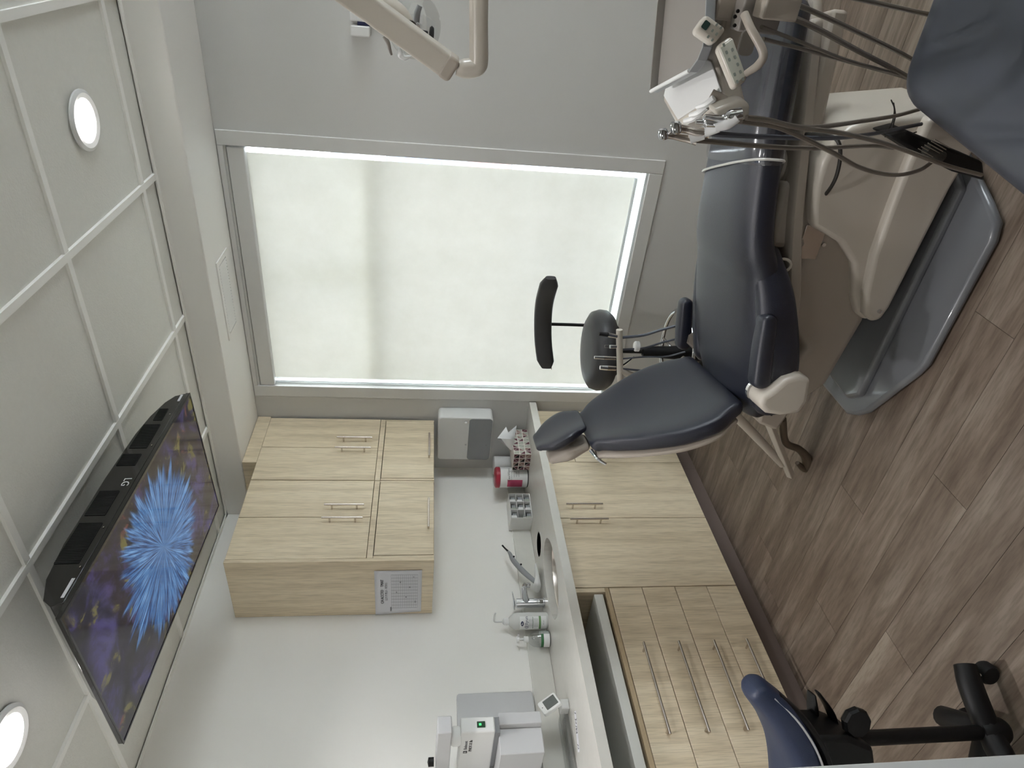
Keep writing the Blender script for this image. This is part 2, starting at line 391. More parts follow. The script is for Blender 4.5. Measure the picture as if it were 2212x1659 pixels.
struct('mullion', bx(WX0 + 0.02, WX1 - 0.02, FY - 0.025, FY + 0.035, 1.725, 1.785), M_frame, w1, bevel=0.002)
struct('mullion', bx(-1.515, -1.475, FY - 0.02, FY + 0.03, 1.785, WZ1 - 0.03), M_frame, w1, bevel=0.002)
struct('window_sill', bx(WX0, WX1, YW, FY - 0.03, WZ0 - 0.002, WZ0 + 0.012), M_frame, w1, bevel=0.002)
struct('pane', bx(WX0 + 0.03, WX1 - 0.015, FY, FY + 0.004, WZ0 + 0.03, 1.73), M_glass, w1, smooth=False)
struct('pane', bx(WX0 + 0.03, -1.51, FY, FY + 0.004, 1.78, WZ1 - 0.03), M_glass, w1, smooth=False)
struct('pane', bx(-1.48, WX1 - 0.015, FY, FY + 0.004, 1.78, WZ1 - 0.03), M_glass, w1, smooth=False)
# roller blind
bl = thing('roller_blind', 'cream translucent roller blind pulled down over the whole window under a grey valance', 'blind', (-1.53, YW + 0.04, WZ0))
obj('valance', bx(WX0 + 0.01, WX1 - 0.012, YW - 0.004, YW + 0.055, 2.268, 2.342), M_trim, bl, bevel=0.004)
bm = bmesh.new(); nx, nz = 30, 40; vv = [[None] * (nz + 1) for _ in range(nx + 1)]
for i in range(nx + 1):
    for j in range(nz + 1):
        x = -2.106 + (2.106 - 0.911) * i / nx; z = 0.50 + (2.30 - 0.50) * j / nz
        vv[i][j] = bm.verts.new((x, YW + 0.034 + 0.0015 * math.sin(x * 9) * math.sin(z * 3 + x * 4), z))
for i in range(nx):
    for j in range(nz): bm.faces.new((vv[i][j], vv[i + 1][j], vv[i + 1][j + 1], vv[i][j + 1]))
obj('shade_fabric', bm, M_shade, bl)
obj('hem_bar', bx(-2.106, -0.911, YW + 0.026, YW + 0.042, 0.488, 0.504), M_frame, bl, bevel=0.004)
obj('side_channel', bx(-2.132, -2.124, YW + 0.030, YW + 0.050, 0.50, 2.27), M_frame, bl)
obj('side_channel', bx(-0.884, -0.8785, YW + 0.020, YW + 0.030, 0.50, 2.27), M_frame, bl)
# street seen through the gap beside the blind
obj('pavement', bx(-30, 30, YW + 0.16, 60, -0.5, -0.4), M_asphalt, kind='structure', smooth=False)
bd = thing('shop_building', 'pale shop building with red and blue sign boards seen past the edge of the blind', 'building', (-6, 16, -0.4))
obj('wall', bx(-9.8, 2, 15, 22, -0.4, 3.6), M_facade, bd, smooth=False)
obj('sign_board', bx(-5.6, -2.9, 14.9, 15, -0.35, 0.6), M_sign1, bd); obj('sign_board', bx(-5.6, -2.9, 14.9, 15, 1.2, 2.2), M_sign2, bd)
for k in range(5): obj('window', bx(-9.2 + k * 2.2, -7.9 + k * 2.2, 14.95, 15, 2.4, 3.2), M_lgrey, bd)
# soffit vent
vt = thing('ceiling_vent', 'white louvred air vent on the underside of the soffit above the window', 'vent', (-1.505, 2.85, ZS))
bm = bx(-1.70, -1.31, 2.768, 2.79, ZS - 0.006, ZS); bx(-1.70, -1.31, 2.905, 2.945, ZS - 0.006, ZS, bm); bx(-1.70, -1.675, 2.79, 2.905, ZS - 0.006, ZS, bm); bx(-1.335, -1.31, 2.79, 2.905, ZS - 0.006, ZS, bm)
obj('frame', bm, M_wall, vt, bevel=0.001)
obj('duct', bx(-1.675, -1.335, 2.79, 2.905, ZS - 0.0015, ZS - 0.0005), M_dark, vt, smooth=False)
for k in range(22):
    x = -1.668 + k * 0.0152
    bm = bmesh.new(); bx(-0.0045, 0.0045, 2.79, 2.905, -0.0008, 0.0008, bm)
    obj('slat', bm, M_wall, vt, M=Matrix.Translation((x + 0.004, 0, ZS - 0.0045)) @ Matrix.Rotation(math.radians(-38), 4, 'Y'), smooth=False)
# recessed lamps
def lamp(x, y, label, k=1.0):
    t = thing('recessed_light', label, 'ceiling light', (x, y, ZC), group='recessed ceiling lights')
    obj('trim_ring', lathe([(0.062, 0.0045), (0.064, -0.002), (0.078, -0.006), (0.088, -0.001), (0.088, 0.0045)], (x, y, ZC), 40), M_white, t)
    obj('lens', lathe([(0.0005, 0.0), (0.0625, 0.0), (0.0625, 0.003)], (x, y, ZC), 40), M_lens, t)
    ld = bpy.data.lights.new('lamp', 'SPOT'); ld.energy = LAMP_POWER * 4 * k; ld.shadow_soft_size = 0.06; ld.spot_size = math.radians(125); ld.spot_blend = 0.8; ld.color = (1, 0.98, 0.985)
    lo = bpy.data.objects.new('lamp_glow', ld); COL.objects.link(lo); lo.location = (x, y, ZC - 0.012)
lamp(-0.592, 2.202, 'round recessed LED ceiling light near the window soffit', 0.22)
lamp(-1.812, 0.982, 'round recessed LED ceiling light beyond the television', 0.85)
lamp(-0.592, 0.982, 'added unseen recessed LED ceiling light over the middle of the room', 0.5)  # added lamp out of view, brightens the floor and the chair's near side
lamp(-0.4, -0.6, 'added unseen recessed LED ceiling light in the corridor behind the doorway', 0.2)  # added lamp behind the camera, weak extra light through the doorway

# ------------------------------------------------------------ base cabinets
XF = -2.265                      # front plane of the base doors
def bar_handle(parent, p0, p1, out, r=0.0052, inset=0.035, name='handle'):
    """round bar between p0 and p1 standing off by the vector out"""
    p0, p1, out = Vector(p0), Vector(p1), Vector(out); d = (p1 - p0).normalized()
    bm = tube([p0 + out, p1 + out], r, 12)
    for q in (p0 + d * inset, p1 - d * inset): tube([q, q + out], r * 0.85, 10, bm)
    return obj(name, bm, M_steel, parent)
def front(parent, name, y0, y1, z0, z1, x=XF, gap=0.0015, t=0.019, mtl=None):
    return obj(name, bx(x - t, x, y0 + gap, y1 - gap, z0 + gap, z1 - gap), mtl or M_wood, parent, bevel=0.0008, seg=1)
def carcass(parent, y0, y1, z0, z1, xb=XW + 0.003, xf=XF - 0.021, open_from=None):
    """hollow box: side, bottom and back boards"""
    t = 0.018; bm = bx(xb, xf, y0, y0 + t, z0, z1); bx(xb, xf, y1 - t, y1, z0, z1, bm)
    bx(xb, xf, y0 + t, y1 - t, z0, z0 + t, bm); bx(xb, xb + 0.008, y0 + t, y1 - t, z0 + t, z1, bm)
    return obj('carcass', bm, M_wood, parent, smooth=False)
ZK, ZT = 0.097, 0.820
c = thing('base_cabinet', 'ash base cabinet with two small drawers over a door, nearest the window', 'cabinet', (-2.5, 2.8, 0), group='ash base cabinets under the worktop')
carcass(c, 2.580, 3.030, ZK, 0.832)
for z0, z1 in ((0.673, ZT), (0.531, 0.673)):
    d = front(c, 'drawer', 2.579, 3.022, z0, z1)
    bar_handle(d, (XF, 2.70, (z0 + z1) / 2), (XF, 2.90, (z0 + z1) / 2), (0.030, 0, 0))
d = front(c, 'door', 2.579, 3.022, ZK, 0.531); bar_handle(d, (XF, 2.640, 0.313), (XF, 2.640, 0.497), (0.030, 0, 0))
obj('toe_kick', bx(XF - 0.055, XF - 0.045, 2.58, 3.03, 0.001, ZK), M_kick, c, smooth=False)
c = thing('base_cabinet', 'ash base cabinet with a pair of tall doors below the sink', 'cabinet', (-2.5, 2.18, 0), group='ash base cabinets under the worktop')
carcass(c, 1.776, 2.578, ZK, 0.832)
d = front(c, 'door', 2.178, 2.579, ZK, ZT); bar_handle(d, (XF, 2.242, 0.604), (XF, 2.242, 0.784), (0.030, 0, 0))
d = front(c, 'door', 1.776, 2.178, ZK, ZT); bar_handle(d, (XF, 2.144, 0.597), (XF, 2.144, 0.781), (0.030, 0, 0))
obj('toe_kick', bx(XF - 0.055, XF - 0.045, 1.776, 2.579, 0.001, ZK), M_kick, c, smooth=False)
c = thing('base_cabinet', 'wide ash drawer unit with four long bar handles below the pull-out board', 'cabinet', (-2.5, 1.3, 0), group='ash base cabinets under the worktop')
DY0 = 0.852
bm = bx(XW + 0.003, XF - 0.021, DY0, DY0 + 0.018, ZK, 0.832); bx(XW + 0.003, XF - 0.021, 1.757, 1.775, ZK, 0.832, bm); bx(XW + 0.003, XF - 0.021, DY0 + 0.018, 1.757, ZK, ZK + 0.018, bm)
bx(XW + 0.003, XF - 0.021, DY0 + 0.018, 1.757, 0.672, 0.688, bm); bx(XW + 0.003, XW + 0.012, DY0 + 0.018, 1.757, ZK, 0.832, bm)
obj('carcass', bm, M_wood, c, smooth=False)
obj('front_rail', bx(XF - 0.021, XF - 0.001, DY0, 1.774, 0.674, 0.692), M_woodedge, c, bevel=0.0008)
obj('side_stile', bx(XF - 0.021, XF - 0.001, 1.752, 1.774, 0.692, 0.832), M_wood, c, bevel=0.0008)
zz = [0.673, 0.527, 0.380, 0.236, ZK]
for k in range(4):
    d = front(c, 'drawer', DY0, 1.774, zz[k + 1], zz[k]); zh = [0.601, 0.458, 0.3135, 0.176][k]
    bar_handle(d, (XF, 1.130, zh), (XF, 1.489, zh), (0.030, 0, 0), inset=0.02)
obj('toe_kick', bx(XF - 0.055, XF - 0.045, DY0, 1.776, 0.001, ZK), M_kick, c, smooth=False)
obj('pull_out_board', bx(XW + 0.03, XF - 0.004, DY0 + 0.03, 1.744, 0.704, 0.742), M_melamine, None, bevel=0.0015, label='white pull-out board in the open slot above the long-handled drawers', cat='board')

# ------------------------------------------------------------ worktop with sink cut-out and waste chute
def plate_with_holes(x0, x1, y0, y1, z0, z1, holes):
    """holes: (cx, cy, rx, ry) ellipses; built in strips so that no boolean is needed"""
    bm = bmesh.new(); NS = 40
    cuts = sorted(holes, key=lambda h: h[1]); yb = [y0] + [(cuts[i][1] + cuts[i][3] + cuts[i + 1][1] - cuts[i + 1][3]) / 2 for i in range(len(cuts) - 1)] + [y1]
    for i, (cx, cy, rx, ry) in enumerate(cuts):
        a, b = yb[i], yb[i + 1]
        inner = [(cx + rx * math.cos(2 * PI * k / NS), cy + ry * math.sin(2 * PI * k / NS)) for k in range(NS)]
        outer = []
        for (px, py) in inner:
            dx, dy = (px - cx), (py - cy); s = 1e9
            if dx > 1e-9: s = min(s, (x1 - cx) / dx)
            if dx < -1e-9: s = min(s, (x0 - cx) / dx)
            if dy > 1e-9: s = min(s, (b - cy) / dy)
            if dy < -1e-9: s = min(s, (a - cy) / dy)
            outer.append((cx + dx * s, cy + dy * s))
        for (qx, qy) in ((x0, a), (x1, a), (x1, b), (x0, b)):      # snap nearest outer point to the corner
            k = min(range(NS), key=lambda k: (outer[k][0] - qx) ** 2 + (outer[k][1] - qy) ** 2); outer[k] = (qx, qy)
        it = ring(bm, [(p[0], p[1], z1) for p in inner]); ib = ring(bm, [(p[0], p[1], z0) for p in inner])
        ot = ring(bm, [(p[0], p[1], z1) for p in outer]); ob = ring(bm, [(p[0], p[1], z0) for p in outer])
        for k in range(NS):
            l = (k + 1) % NS
            bm.faces.new((it[k], it[l], ot[l], ot[k])); bm.faces.new((ib[l], ib[k], ob[k], ob[l])); bm.faces.new((it[l], it[k], ib[k], ib[l]))
            onb = lambda p, q: abs(p[1] - q[1]) < 1e-9 and (abs(p[1] - a) < 1e-9 or abs(p[1] - b) < 1e-9) and not (abs(p[1] - y0) < 1e-9 or abs(p[1] - y1) < 1e-9)
            if not onb(outer[k], outer[l]): bm.faces.new((ot[k], ot[l], ob[l], ob[k]))
    bmesh.ops.remove_doubles(bm, verts=bm.verts, dist=1e-5)
    return bm
SK = (-2.44, 1.975, 0.135, 0.205); CH = (-2.565, 2.285, 0.062, 0.062)
wt = thing('worktop', 'long off-white quartz worktop running along the left wall to the window', 'worktop', (-2.46, 1.9, 0.835))
obj('slab', plate_with_holes(XW, -2.210, 0.60, YW - 0.002, 0.834, 0.873, [SK, CH]), M_quartz, wt, smooth=False)
obj('splashback', bx(XW, XW + 0.014, 0.60, YW - 0.002, 0.8735, 0.972), M_quartz, None, bevel=0.001, label='low off-white quartz splashback along the left wall above the worktop', cat='splashback')
sk = thing('sink', 'oval stainless steel undermount sink set in the worktop by the tap', 'sink', (SK[0], SK[1], 0.70))
bm = bmesh.new(); NS = 40
prof = [(1.06, 0.833), (1.02, 0.833), (1.0, 0.825), (0.96, 0.74), (0.88, 0.70), (0.3, 0.692), (0.06, 0.69)]
rs = [ring(bm, [(SK[0] + SK[2] * s * math.cos(2 * PI * k / NS), SK[1] + SK[3] * s * math.sin(2 * PI * k / NS), z) for k in range(NS)]) for s, z in prof]
skin(bm, rs, cap=False); bm.faces.new(rs[-1])
o = obj('basin', bm, M_steel, sk); so = o.modifiers.new('thick', 'SOLIDIFY'); so.thickness = 0.0012
obj('drain', lathe([(0.0, 0.6925), (0.018, 0.6935), (0.021, 0.692)], (SK[0], SK[1], 0)), M_chrome, sk)
wc = thing('waste_chute', 'small round waste hole in the worktop between the organiser and the sink', 'waste hole', (CH[0], CH[1], 0.74))
obj('liner', lathe([(0.0615, 0.872), (0.0615, 0.70), (0.060, 0.70), (0.060, 0.872)], (CH[0], CH[1], 0), 32), M_lgrey, wc)
obj('bottom', lathe([(0.0, 0.70), (0.0605, 0.70), (0.0605, 0.703), (0.0, 0.703)], (CH[0], CH[1], 0), 32), M_dark, wc)

# ------------------------------------------------------------ wall cabinets
XU = -2.345
ZB, ZTOP = 1.410, 2.308
def wall_unit(y0, y1, label, end):
    c = thing('wall_cabinet', label, 'cabinet', (-2.53, (y0 + y1) / 2, ZB), group='ash wall cabinets')
    t = 0.018; xb, xf = XW + 0.002, XU - 0.021
    a0 = y0 + (0.0 if end else 0.0)
    bm = bx(xb, xf, y0, y0 + t, ZB, ZTOP); bx(xb, xf, y1 - t, y1, ZB, ZTOP, bm); bx(xb, xf, y0 + t, y1 - t, ZB, ZB + t, bm); bx(xb, xf, y0 + t, y1 - t, ZTOP - t, ZTOP, bm)
    bx(xb, xb + 0.01, y0 + t, y1 - t, ZB + t, ZTOP - t, bm); bx(xb, xf, y0 + t, y1 - t, 1.69, 1.69 + t, bm)
    obj('carcass', bm, M_wood, c, smooth=False)
    ym = (y0 + y1) / 2
    for (p, q, h) in ((y0, ym, ym - 0.032), (ym, y1, ym + 0.052)):
        d = front(c, 'door', p, q, 1.708, ZTOP, x=XU); bar_handle(d, (XU, h, 1.742), (XU, h, 1.928), (0.030, 0, 0))
    obj('face_rail', bx(XU - 0.021, XU - 0.001, y0 + 0.001, y1 - 0.001, 1.681, 1.707), M_wood, c, bevel=0.0006, seg=1)
    obj('face_stile', bx(XU - 0.021, XU - 0.001, y0 + 0.001, y0 + 0.015, ZB, 1.680), M_wood, c, bevel=0.0006, seg=1)
    obj('face_stile', bx(XU - 0.021, XU - 0.001, y1 - 0.012, y1 - 0.001, ZB, 1.680), M_wood, c, bevel=0.0006, seg=1)
    d = front(c, 'flap_door', y0 + 0.016, y1 - 0.013, ZB + 0.001, 1.679, x=XU)
    bar_handle(d, (XU, ym - 0.095, 1.437), (XU, ym + 0.095, 1.437), (0.030, 0, 0), inset=0.02)
    return c
ca = wall_unit(2.018, 2.518, 'ash wall cabinet of two doors and a flap, nearer the note sheet', True)
wall_unit(2.520, 3.020, 'ash wall cabinet of two doors and a flap, in the window corner', False)
obj('end_panel', bx(XW + 0.002, XU + 0.001, 2.000, 2.0175, ZB, ZTOP), M_wood, ca, bevel=0.0008, seg=1)
obj('cornice_filler', bx(XW + 0.002, XU - 0.004, YS + 0.001, YW - 0.002, ZTOP + 0.001, ZS - 0.002), M_wood, None, smooth=False, label='plain ash filler block between the window corner wall cabinet and the soffit', cat='filler')
# note sheet taped to the end panel
ns = thing('note_sheet', 'white sheet with a handwritten table taped to the side of the wall cabinet', 'paper', (-2.55, 1.998, 1.56))
bm = bmesh.new(); q = [(-2.715, 1.674), (-2.405, 1.674), (-2.403, 1.462), (-2.700, 1.462)]
nn = 12; rw = []
for i in range(nn + 1):
    t = i / nn; row = []
    for j in range(9):
        s = j / 8; xa = q[0][0] * (1 - t) + q[1][0] * t; xb = q[3][0] * (1 - t) + q[2][0] * t; za = q[0][1] * (1 - t) + q[1][1] * t; zb = q[3][1] * (1 - t) + q[2][1] * t
        row.append(bm.verts.new((xa * (1 - s) + xb * s, 1.9985 - 0.004 * (1 - t) ** 2 * (1 - s) - 0.002 * t ** 4, za * (1 - s) + zb * s)))
    rw.append(row)
for i in range(nn):
    for j in range(8): bm.faces.new((rw[i][j], rw[i + 1][j], rw[i + 1][j + 1], rw[i][j + 1]))
sh = obj('sheet', bm, M_paper, ns); so = sh.modifiers.new('thick', 'SOLIDIFY'); so.thickness = 0.0003
NX = lambda x, z: frame((x, 1.9925, z), (1, 0, 0), (0, 0, 1))
text('CA ACCTO    TMAT', 0.019, M_ink, ns, NX(-2.545, 1.640))
text('LLY P PLU - VTH I', 0.016, M_inkl, ns, NX(-2.545, 1.622))
bm = bmesh.new()
for k in range(15): bx(-2.665, -2.43, 1.9930, 1.9934, 1.480 + k * 0.0085, 1.4806 + k * 0.0085, bm)
for k in range(12): bx(-2.665 + k * 0.0213, -2.6642 + k * 0.0213, 1.9930, 1.9934, 1.480, 1.5995, bm)
obj('table_lines', bm, M_inkl, ns, smooth=False)
text('room', 0.014, M_ink, ns, NX(-2.672, 1.603))
for k in range(6): text(['IV II', 'III', 'I V', 'II I', 'IVI', 'II'][k], 0.008, M_inkl, ns, NX(-2.62 + 0.035 * k, 1.49 + 0.0085 * ((k * 5) % 12)))

# ------------------------------------------------------------ wall-mounted things left of the window
pt = thing('towel_dispenser', 'white paper towel dispenser with a smoked lower window on the window wall', 'dispenser', (-2.41, YW, 1.07))
bm = prism(rrect(-2.570, -2.262, 1.080, 1.388, 0.022), 'y', YW - 0.098, YW)
obj('body', bm, M_white, pt, bevel=0.006, seg=3)
obj('smoked_window', prism(rrect(-2.566, -2.268, 1.085, 1.215, 0.018), 'y', YW - 0.1015, YW - 0.094), M_smoke, pt, bevel=0.002)
obj('lock', lathe([(0, -0.003), (0.007, -0.003), (0.008, 0.001)], (-2.292, YW - 0.099, 1.235), 16, axis='y'), M_chrome, pt)
text('n', 0.02, M_inkl, pt, frame((-2.455, YW - 0.0985, 1.228), (1, 0, 0), (0, 0, 1)))
text('v', 0.02, M_inkl, pt, frame((-2.455, YW - 0.1025, 1.11), (1, 0, 0), (0, 0, 1)))

# ------------------------------------------------------------ things on the worktop, from the window on
ZW = 0.873
tb = thing('tissue_box', 'tissue box with a maroon and cream triangle pattern and a tissue pulled up', 'tissue box', (-2.43, 2.87, ZW))
BX0, BX1, BY0, BY1, BH = -2.492, -2.375, 2.765, 2.985, 0.098
obj('carton', bx(BX0, BX1, BY0, BY1, ZW, ZW + BH), M_tissuebox, tb, bevel=0.0015)
def tris(p0, ux, uz, nu, nv, w, h, mats, off):
    """triangle print on one face: strips of alternating triangles"""
    groups = {}
    for i in range(nu):
        for j in range(nv):
            for k in range(2):
                mt = random.choice(mats)
                if mt is None: continue
                bm = groups.setdefault(mt, bmesh.new())
                a, b = w / nu, h / nv; g = 0.0022; x0, x1, z0, z1 = i * a + g, (i + 1) * a - g, j * b + g, (j + 1) * b - g
                T = [(x0, z0), (x1, z0), ((x0 + x1) / 2 if False else x1, z1)] if (k == 0) else [(x0, z0 + 0.001), (x1 - 0.003, z1), (x0, z1)]
                if (i + j) % 2: T = [(x1 + x0 - u, v) for u, v in T]
                bm.faces.new([bm.verts.new(Vector(p0) + Vector(ux) * u + Vector(uz) * v + Vector(off)) for u, v in T])
    for n_, (mt, bm) in enumerate(groups.items()): obj('triangle_print', bm, mt, tb, smooth=False)
tris((BX0, BY0, ZW), (1, 0, 0), (0, 0, 1), 4, 3, BX1 - BX0, BH, [M_maroon, M_taupe, M_maroon, M_taupe, M_dark], (0, -0.0004, 0))
tris((BX1, BY0, ZW), (0, 1, 0), (0, 0, 1), 8, 3, BY1 - BY0, BH, [M_sage, M_taupe, M_sage, M_maroon], (0.0004, 0, 0))
bm = bmesh.new(); T = [(-2.435, 2.86, ZW + BH - 0.004), (-2.2800,2.9000,0.9523), (-2.3145,2.8800,0.9981), (-2.2910,2.9000,1.0115), (-2.3343,2.8500,1.0615), (-2.3313,2.8400,0.9639), (-2.44, 2.84, ZW + BH - 0.004)]
v = [bm.verts.new(p) for p in T]
for f in ((0, 1, 2), (2, 3, 4), (0, 2, 4), (0, 4, 5), (0, 5, 6)): bm.faces.new([v[i] for i in f])
tissue = obj('tissue', bm, M_tissue, None, label='white tissue standing out of the triangle-patterned box', cat='tissue'); so = tissue.modifiers.new('t', 'SOLIDIFY'); so.thickness = 0.0006
# wipes canisters
def canister(cx, cy, r, h, lid, label, lidm):
    t = thing('wipes_canister', label, 'canister', (cx, cy, ZW), group=None)
    obj('tub', lathe([(0.0, 0.001), (r * 0.93, 0.001), (r * 0.95, 0.006), (r, 0.012), (r, h), (r * 0.9, h + 0.004), (0, h + 0.004)], (cx, cy, ZW), 40), M_white, t)
    obj('base_ring', lathe([(0.0, 0.0), (r * 0.955, 0.0), (r * 0.955, 0.005), (0, 0.005)], (cx, cy, ZW), 40), M_ink, t)
    if lid: obj('lid', lathe([(0, h + 0.003), (r * 1.02, h + 0.003), (r * 1.03, h + 0.008), (r * 1.02, h + 0.024), (r * 0.86, h + 0.03), (0, h + 0.03)], (cx, cy, ZW), 40), lidm, t)
    return t
def wrap(parent, name, cx, cy, r, a0, a1, z0, z1, m):
    """a curved label patch on a cylinder, angles in degrees"""
    bm = bmesh.new(); n = 10; rr = []
    for i in range(n + 1):
        a = math.radians(a0 + (a1 - a0) * i / n); rr.append([bm.verts.new((cx + r * math.cos(a), cy + r * math.sin(a), z)) for z in (z0, z1)])
    for i in range(n): bm.faces.new((rr[i][0], rr[i + 1][0], rr[i + 1][1], rr[i][1]))
    return obj(name, bm, m, parent)
def curved_text(s, size, m, parent, cx, cy, r, a, z, name='lettering'):
    """text bent round a cylinder about angle a (degrees)"""
    cu = bpy.data.curves.new('t', 'FONT'); cu.body = s; cu.size = size; cu.resolution_u = 2; cu.align_x = 'CENTER'; cu.align_y = 'CENTER'
    t = bpy.data.objects.new('t', cu); COL.objects.link(t)
    dg = bpy.context.evaluated_depsgraph_get(); me = bpy.data.meshes.new_from_object(t.evaluated_get(dg)); bpy.data.objects.remove(t); bpy.data.curves.remove(cu)
    bm = bmesh.new(); bm.from_mesh(me); bpy.data.meshes.remove(me)
    for v in bm.verts:
        b = math.radians(a) + v.co.x / r; v.co = Vector((cx + r * math.cos(b), cy + r * math.sin(b), z + v.co.y))
    return obj(name, bm, m, parent, smooth=False)
CX, CY, CR = -2.575, 2.795, 0.058
t = canister(CX, CY, CR, 0.158, True, 'white wipes canister with a crimson lid and magenta label, in front of a plain one', M_red)
wrap(t, 'label_patch', CX, CY, CR + 0.0006, -112, -62, ZW + 0.035, ZW + 0.12, M_mag)
wrap(t, 'barcode', CX, CY, CR + 0.0006, -128, -115, ZW + 0.045, ZW + 0.115, M_lgrey)
curved_text('CaviWipes', 0.019, M_ink, t, CX, CY, CR + 0.0008, -30, ZW + 0.112)
for k, s in enumerate(['disinfecting towelettes', 'ready to use', 'kills 3 min', '160 towels']): curved_text(s, 0.0075, M_inkl, t, CX, CY, CR + 0.0008, -30, ZW + 0.098 - 0.014 * k)
CX2, CY2 = -2.62, 2.945
t = canister(CX2, CY2, 0.056, 0.178, False, 'plain white wipes canister in the corner behind the crimson-lidded one', M_white)
curved_text('III', 0.016, M_inkl, t, CX2, CY2, 0.057, -50, ZW + 0.05)
# organiser
og = thing('organiser_box', 'white nine-compartment organiser standing on the worktop with small packs in it', 'organiser', (-2.57, 2.55, ZW))
OX0, OX1, OY, OD, OZ = -2.6475, -2.4775, 2.47, 0.11, 0.118
bm = bx(OX0, OX1, OY + OD - 0.003, OY + OD, ZW, ZW + OZ)
bx(OX0, OX0 + 0.003, OY, OY + OD - 0.003, ZW, ZW + OZ, bm); bx(OX1 - 0.003, OX1, OY, OY + OD - 0.003, ZW, ZW + OZ, bm); bx(OX0 + 0.003, OX1 - 0.003, OY, OY + OD - 0.003, ZW, ZW + 0.003, bm); bx(OX0 + 0.003, OX1 - 0.003, OY, OY + OD - 0.003, ZW + OZ - 0.003, ZW + OZ, bm)
OG = Matrix.Translation((-2.648, 2.594, ZW)) @ Matrix.Rotation(math.radians(84), 4, 'Z') @ Matrix.Translation((2.5625, -2.525, -ZW))
obj('case', bm, M_white, og, M=OG, bevel=0.0008, seg=1)
bm = bmesh.new()
for k in (1, 2):
    x = OX0 + (OX1 - OX0) * k / 3; bx(x - 0.001, x + 0.001, OY, OY + OD - 0.003, ZW + 0.003, ZW + OZ - 0.003, bm)
    z = ZW + OZ * k / 3; bx(OX0 + 0.003, OX1 - 0.003, OY + 0.0005, OY + OD - 0.003, z - 0.001, z + 0.001, bm)
obj('divider', bm, M_white, og, M=OG, smooth=False)
def pack(i, j, off, w, m, lab):
    x = OX0 + 0.005 + i * (OX1 - OX0) / 3 + off; z = ZW + 0.0035 + j * OZ / 3
    obj('small_pack', bx(x, x + w, OY + 0.012, OY + 0.08, z, z + 0.030), m, None, M=OG, bevel=0.0015, label=lab, cat='pack', group='small packs in the white organiser')
cells = [(0, 0), (1, 0), (2, 0), (0, 1), (1, 1), (2, 1), (0, 2), (1, 2), (2, 2)]
rowname = ['bottom', 'middle', 'top']; colname = ['left', 'centre', 'right']
for (i, j) in cells:
    if (i, j) in ((0, 1),): continue
    pack(i, j, 0.002 + 0.002 * ((i + j) % 3), 0.017, M_white if (i * 2 + j) % 4 else M_sage, 'small white pack in the %s %s cell of the organiser' % (rowname[j], colname[i]))
    obj('dark_vial', bx(OX0 + 0.028 + i * (OX1 - OX0) / 3, OX0 + 0.048 + i * (OX1 - OX0) / 3, OY + 0.02, OY + 0.07, ZW + 0.0035 + j * OZ / 3, ZW + 0.0265 + j * OZ / 3), M_mgrey, None, M=OG, bevel=0.002, label='small grey vial beside the pack in the %s %s cell of the organiser' % (rowname[j], colname[i]), cat='vial', group='small vials in the white organiser')
# curing light on its stand
cs = thing('charging_stand', 'low white charging stand holding the curing light by the sink', 'stand', (-2.63, 2.16, ZW))
obj('base', cushion([(-0.07, 0, 0, 0.030, 0.006), (0.0, 0, 0.004, 0.038, 0.010), (0.07, 0, 0.012, 0.032, 0.018)], n=20, ex=2.6), M_white, cs, M=Matrix.Translation((-2.635, 2.135, ZW + 0.018)) @ Matrix.Rotation(math.radians(-78), 4, 'Z'))
cl = thing('curing_light', 'slim metallic dental curing light with a black tip leaning in the white stand', 'curing light', (-2.62, 2.09, ZW + 0.04))
P0, P1 = Vector((-2.615, 2.085, ZW + 0.032)), Vector((-2.615, 2.325, ZW + 0.180))
dv = P1 - P0; nrm = Vector((0, -0.5, 0.85))
pts = [P0, P0 + dv * 0.3 + nrm * 0.012, P0 + dv * 0.6 + nrm * 0.012, P0 + dv * 0.76, P0 + dv * 0.83 - nrm * 0.002]
obj('body', tube(pts, [0.011, 0.014, 0.013, 0.009, 0.005], 14), M_mgrey, cl)
obj('light_guide', tube([pts[-1], P0 + dv * 0.92 - nrm * 0.0, P1], [0.005, 0.0042, 0.0045], 10), M_black, cl)
for k in (0.45, 0.66): obj('button', lathe([(0, 0), (0.005, 0), (0.005, 0.003), (0, 0.003)], tuple(P0 + dv * k + nrm * 0.002 + Vector((0.012, -0.004, -0.002))), 12, axis='x'), M_black, cl)
# tap
tp = thing('tap', 'short chrome mixer tap standing behind the sink', 'tap', (-2.655, 1.995, ZW))
TX, TY = -2.652, 1.995
obj('body', lathe([(0, 0), (0.026, 0), (0.026, 0.002), (0.0225, 0.004), (0.0225, 0.135), (0.020, 0.139), (0, 0.139)], (TX, TY, ZW), 32), M_chrome, tp)
obj('spout', tube([(TX + 0.006, TY + 0.002, ZW + 0.088), (TX + 0.05, TY + 0.012, ZW + 0.100), (TX + 0.092, TY + 0.022, ZW + 0.106), (TX + 0.105, TY + 0.025, ZW + 0.100)], [0.017, 0.014, 0.0135, 0.013], 16), M_chrome, tp)
obj('aerator', lathe([(0, 0), (0.011, 0), (0.012, 0.004), (0.012, 0.016), (0, 0.016)], (TX + 0.102, TY + 0.0245, ZW + 0.079), 20), M_chrome, tp)
obj('lever', cushion([(-0.022, 0, 0, 0.018, 0.005), (0.01, 0, 0.003, 0.016, 0.005), (0.062, 0, 0.014, 0.009, 0.003)], n=16, ex=2.4), M_chrome, tp, M=Matrix.Translation((TX, TY, ZW + 0.146)) @ Matrix.Rotation(math.radians(12), 4, 'Z'))
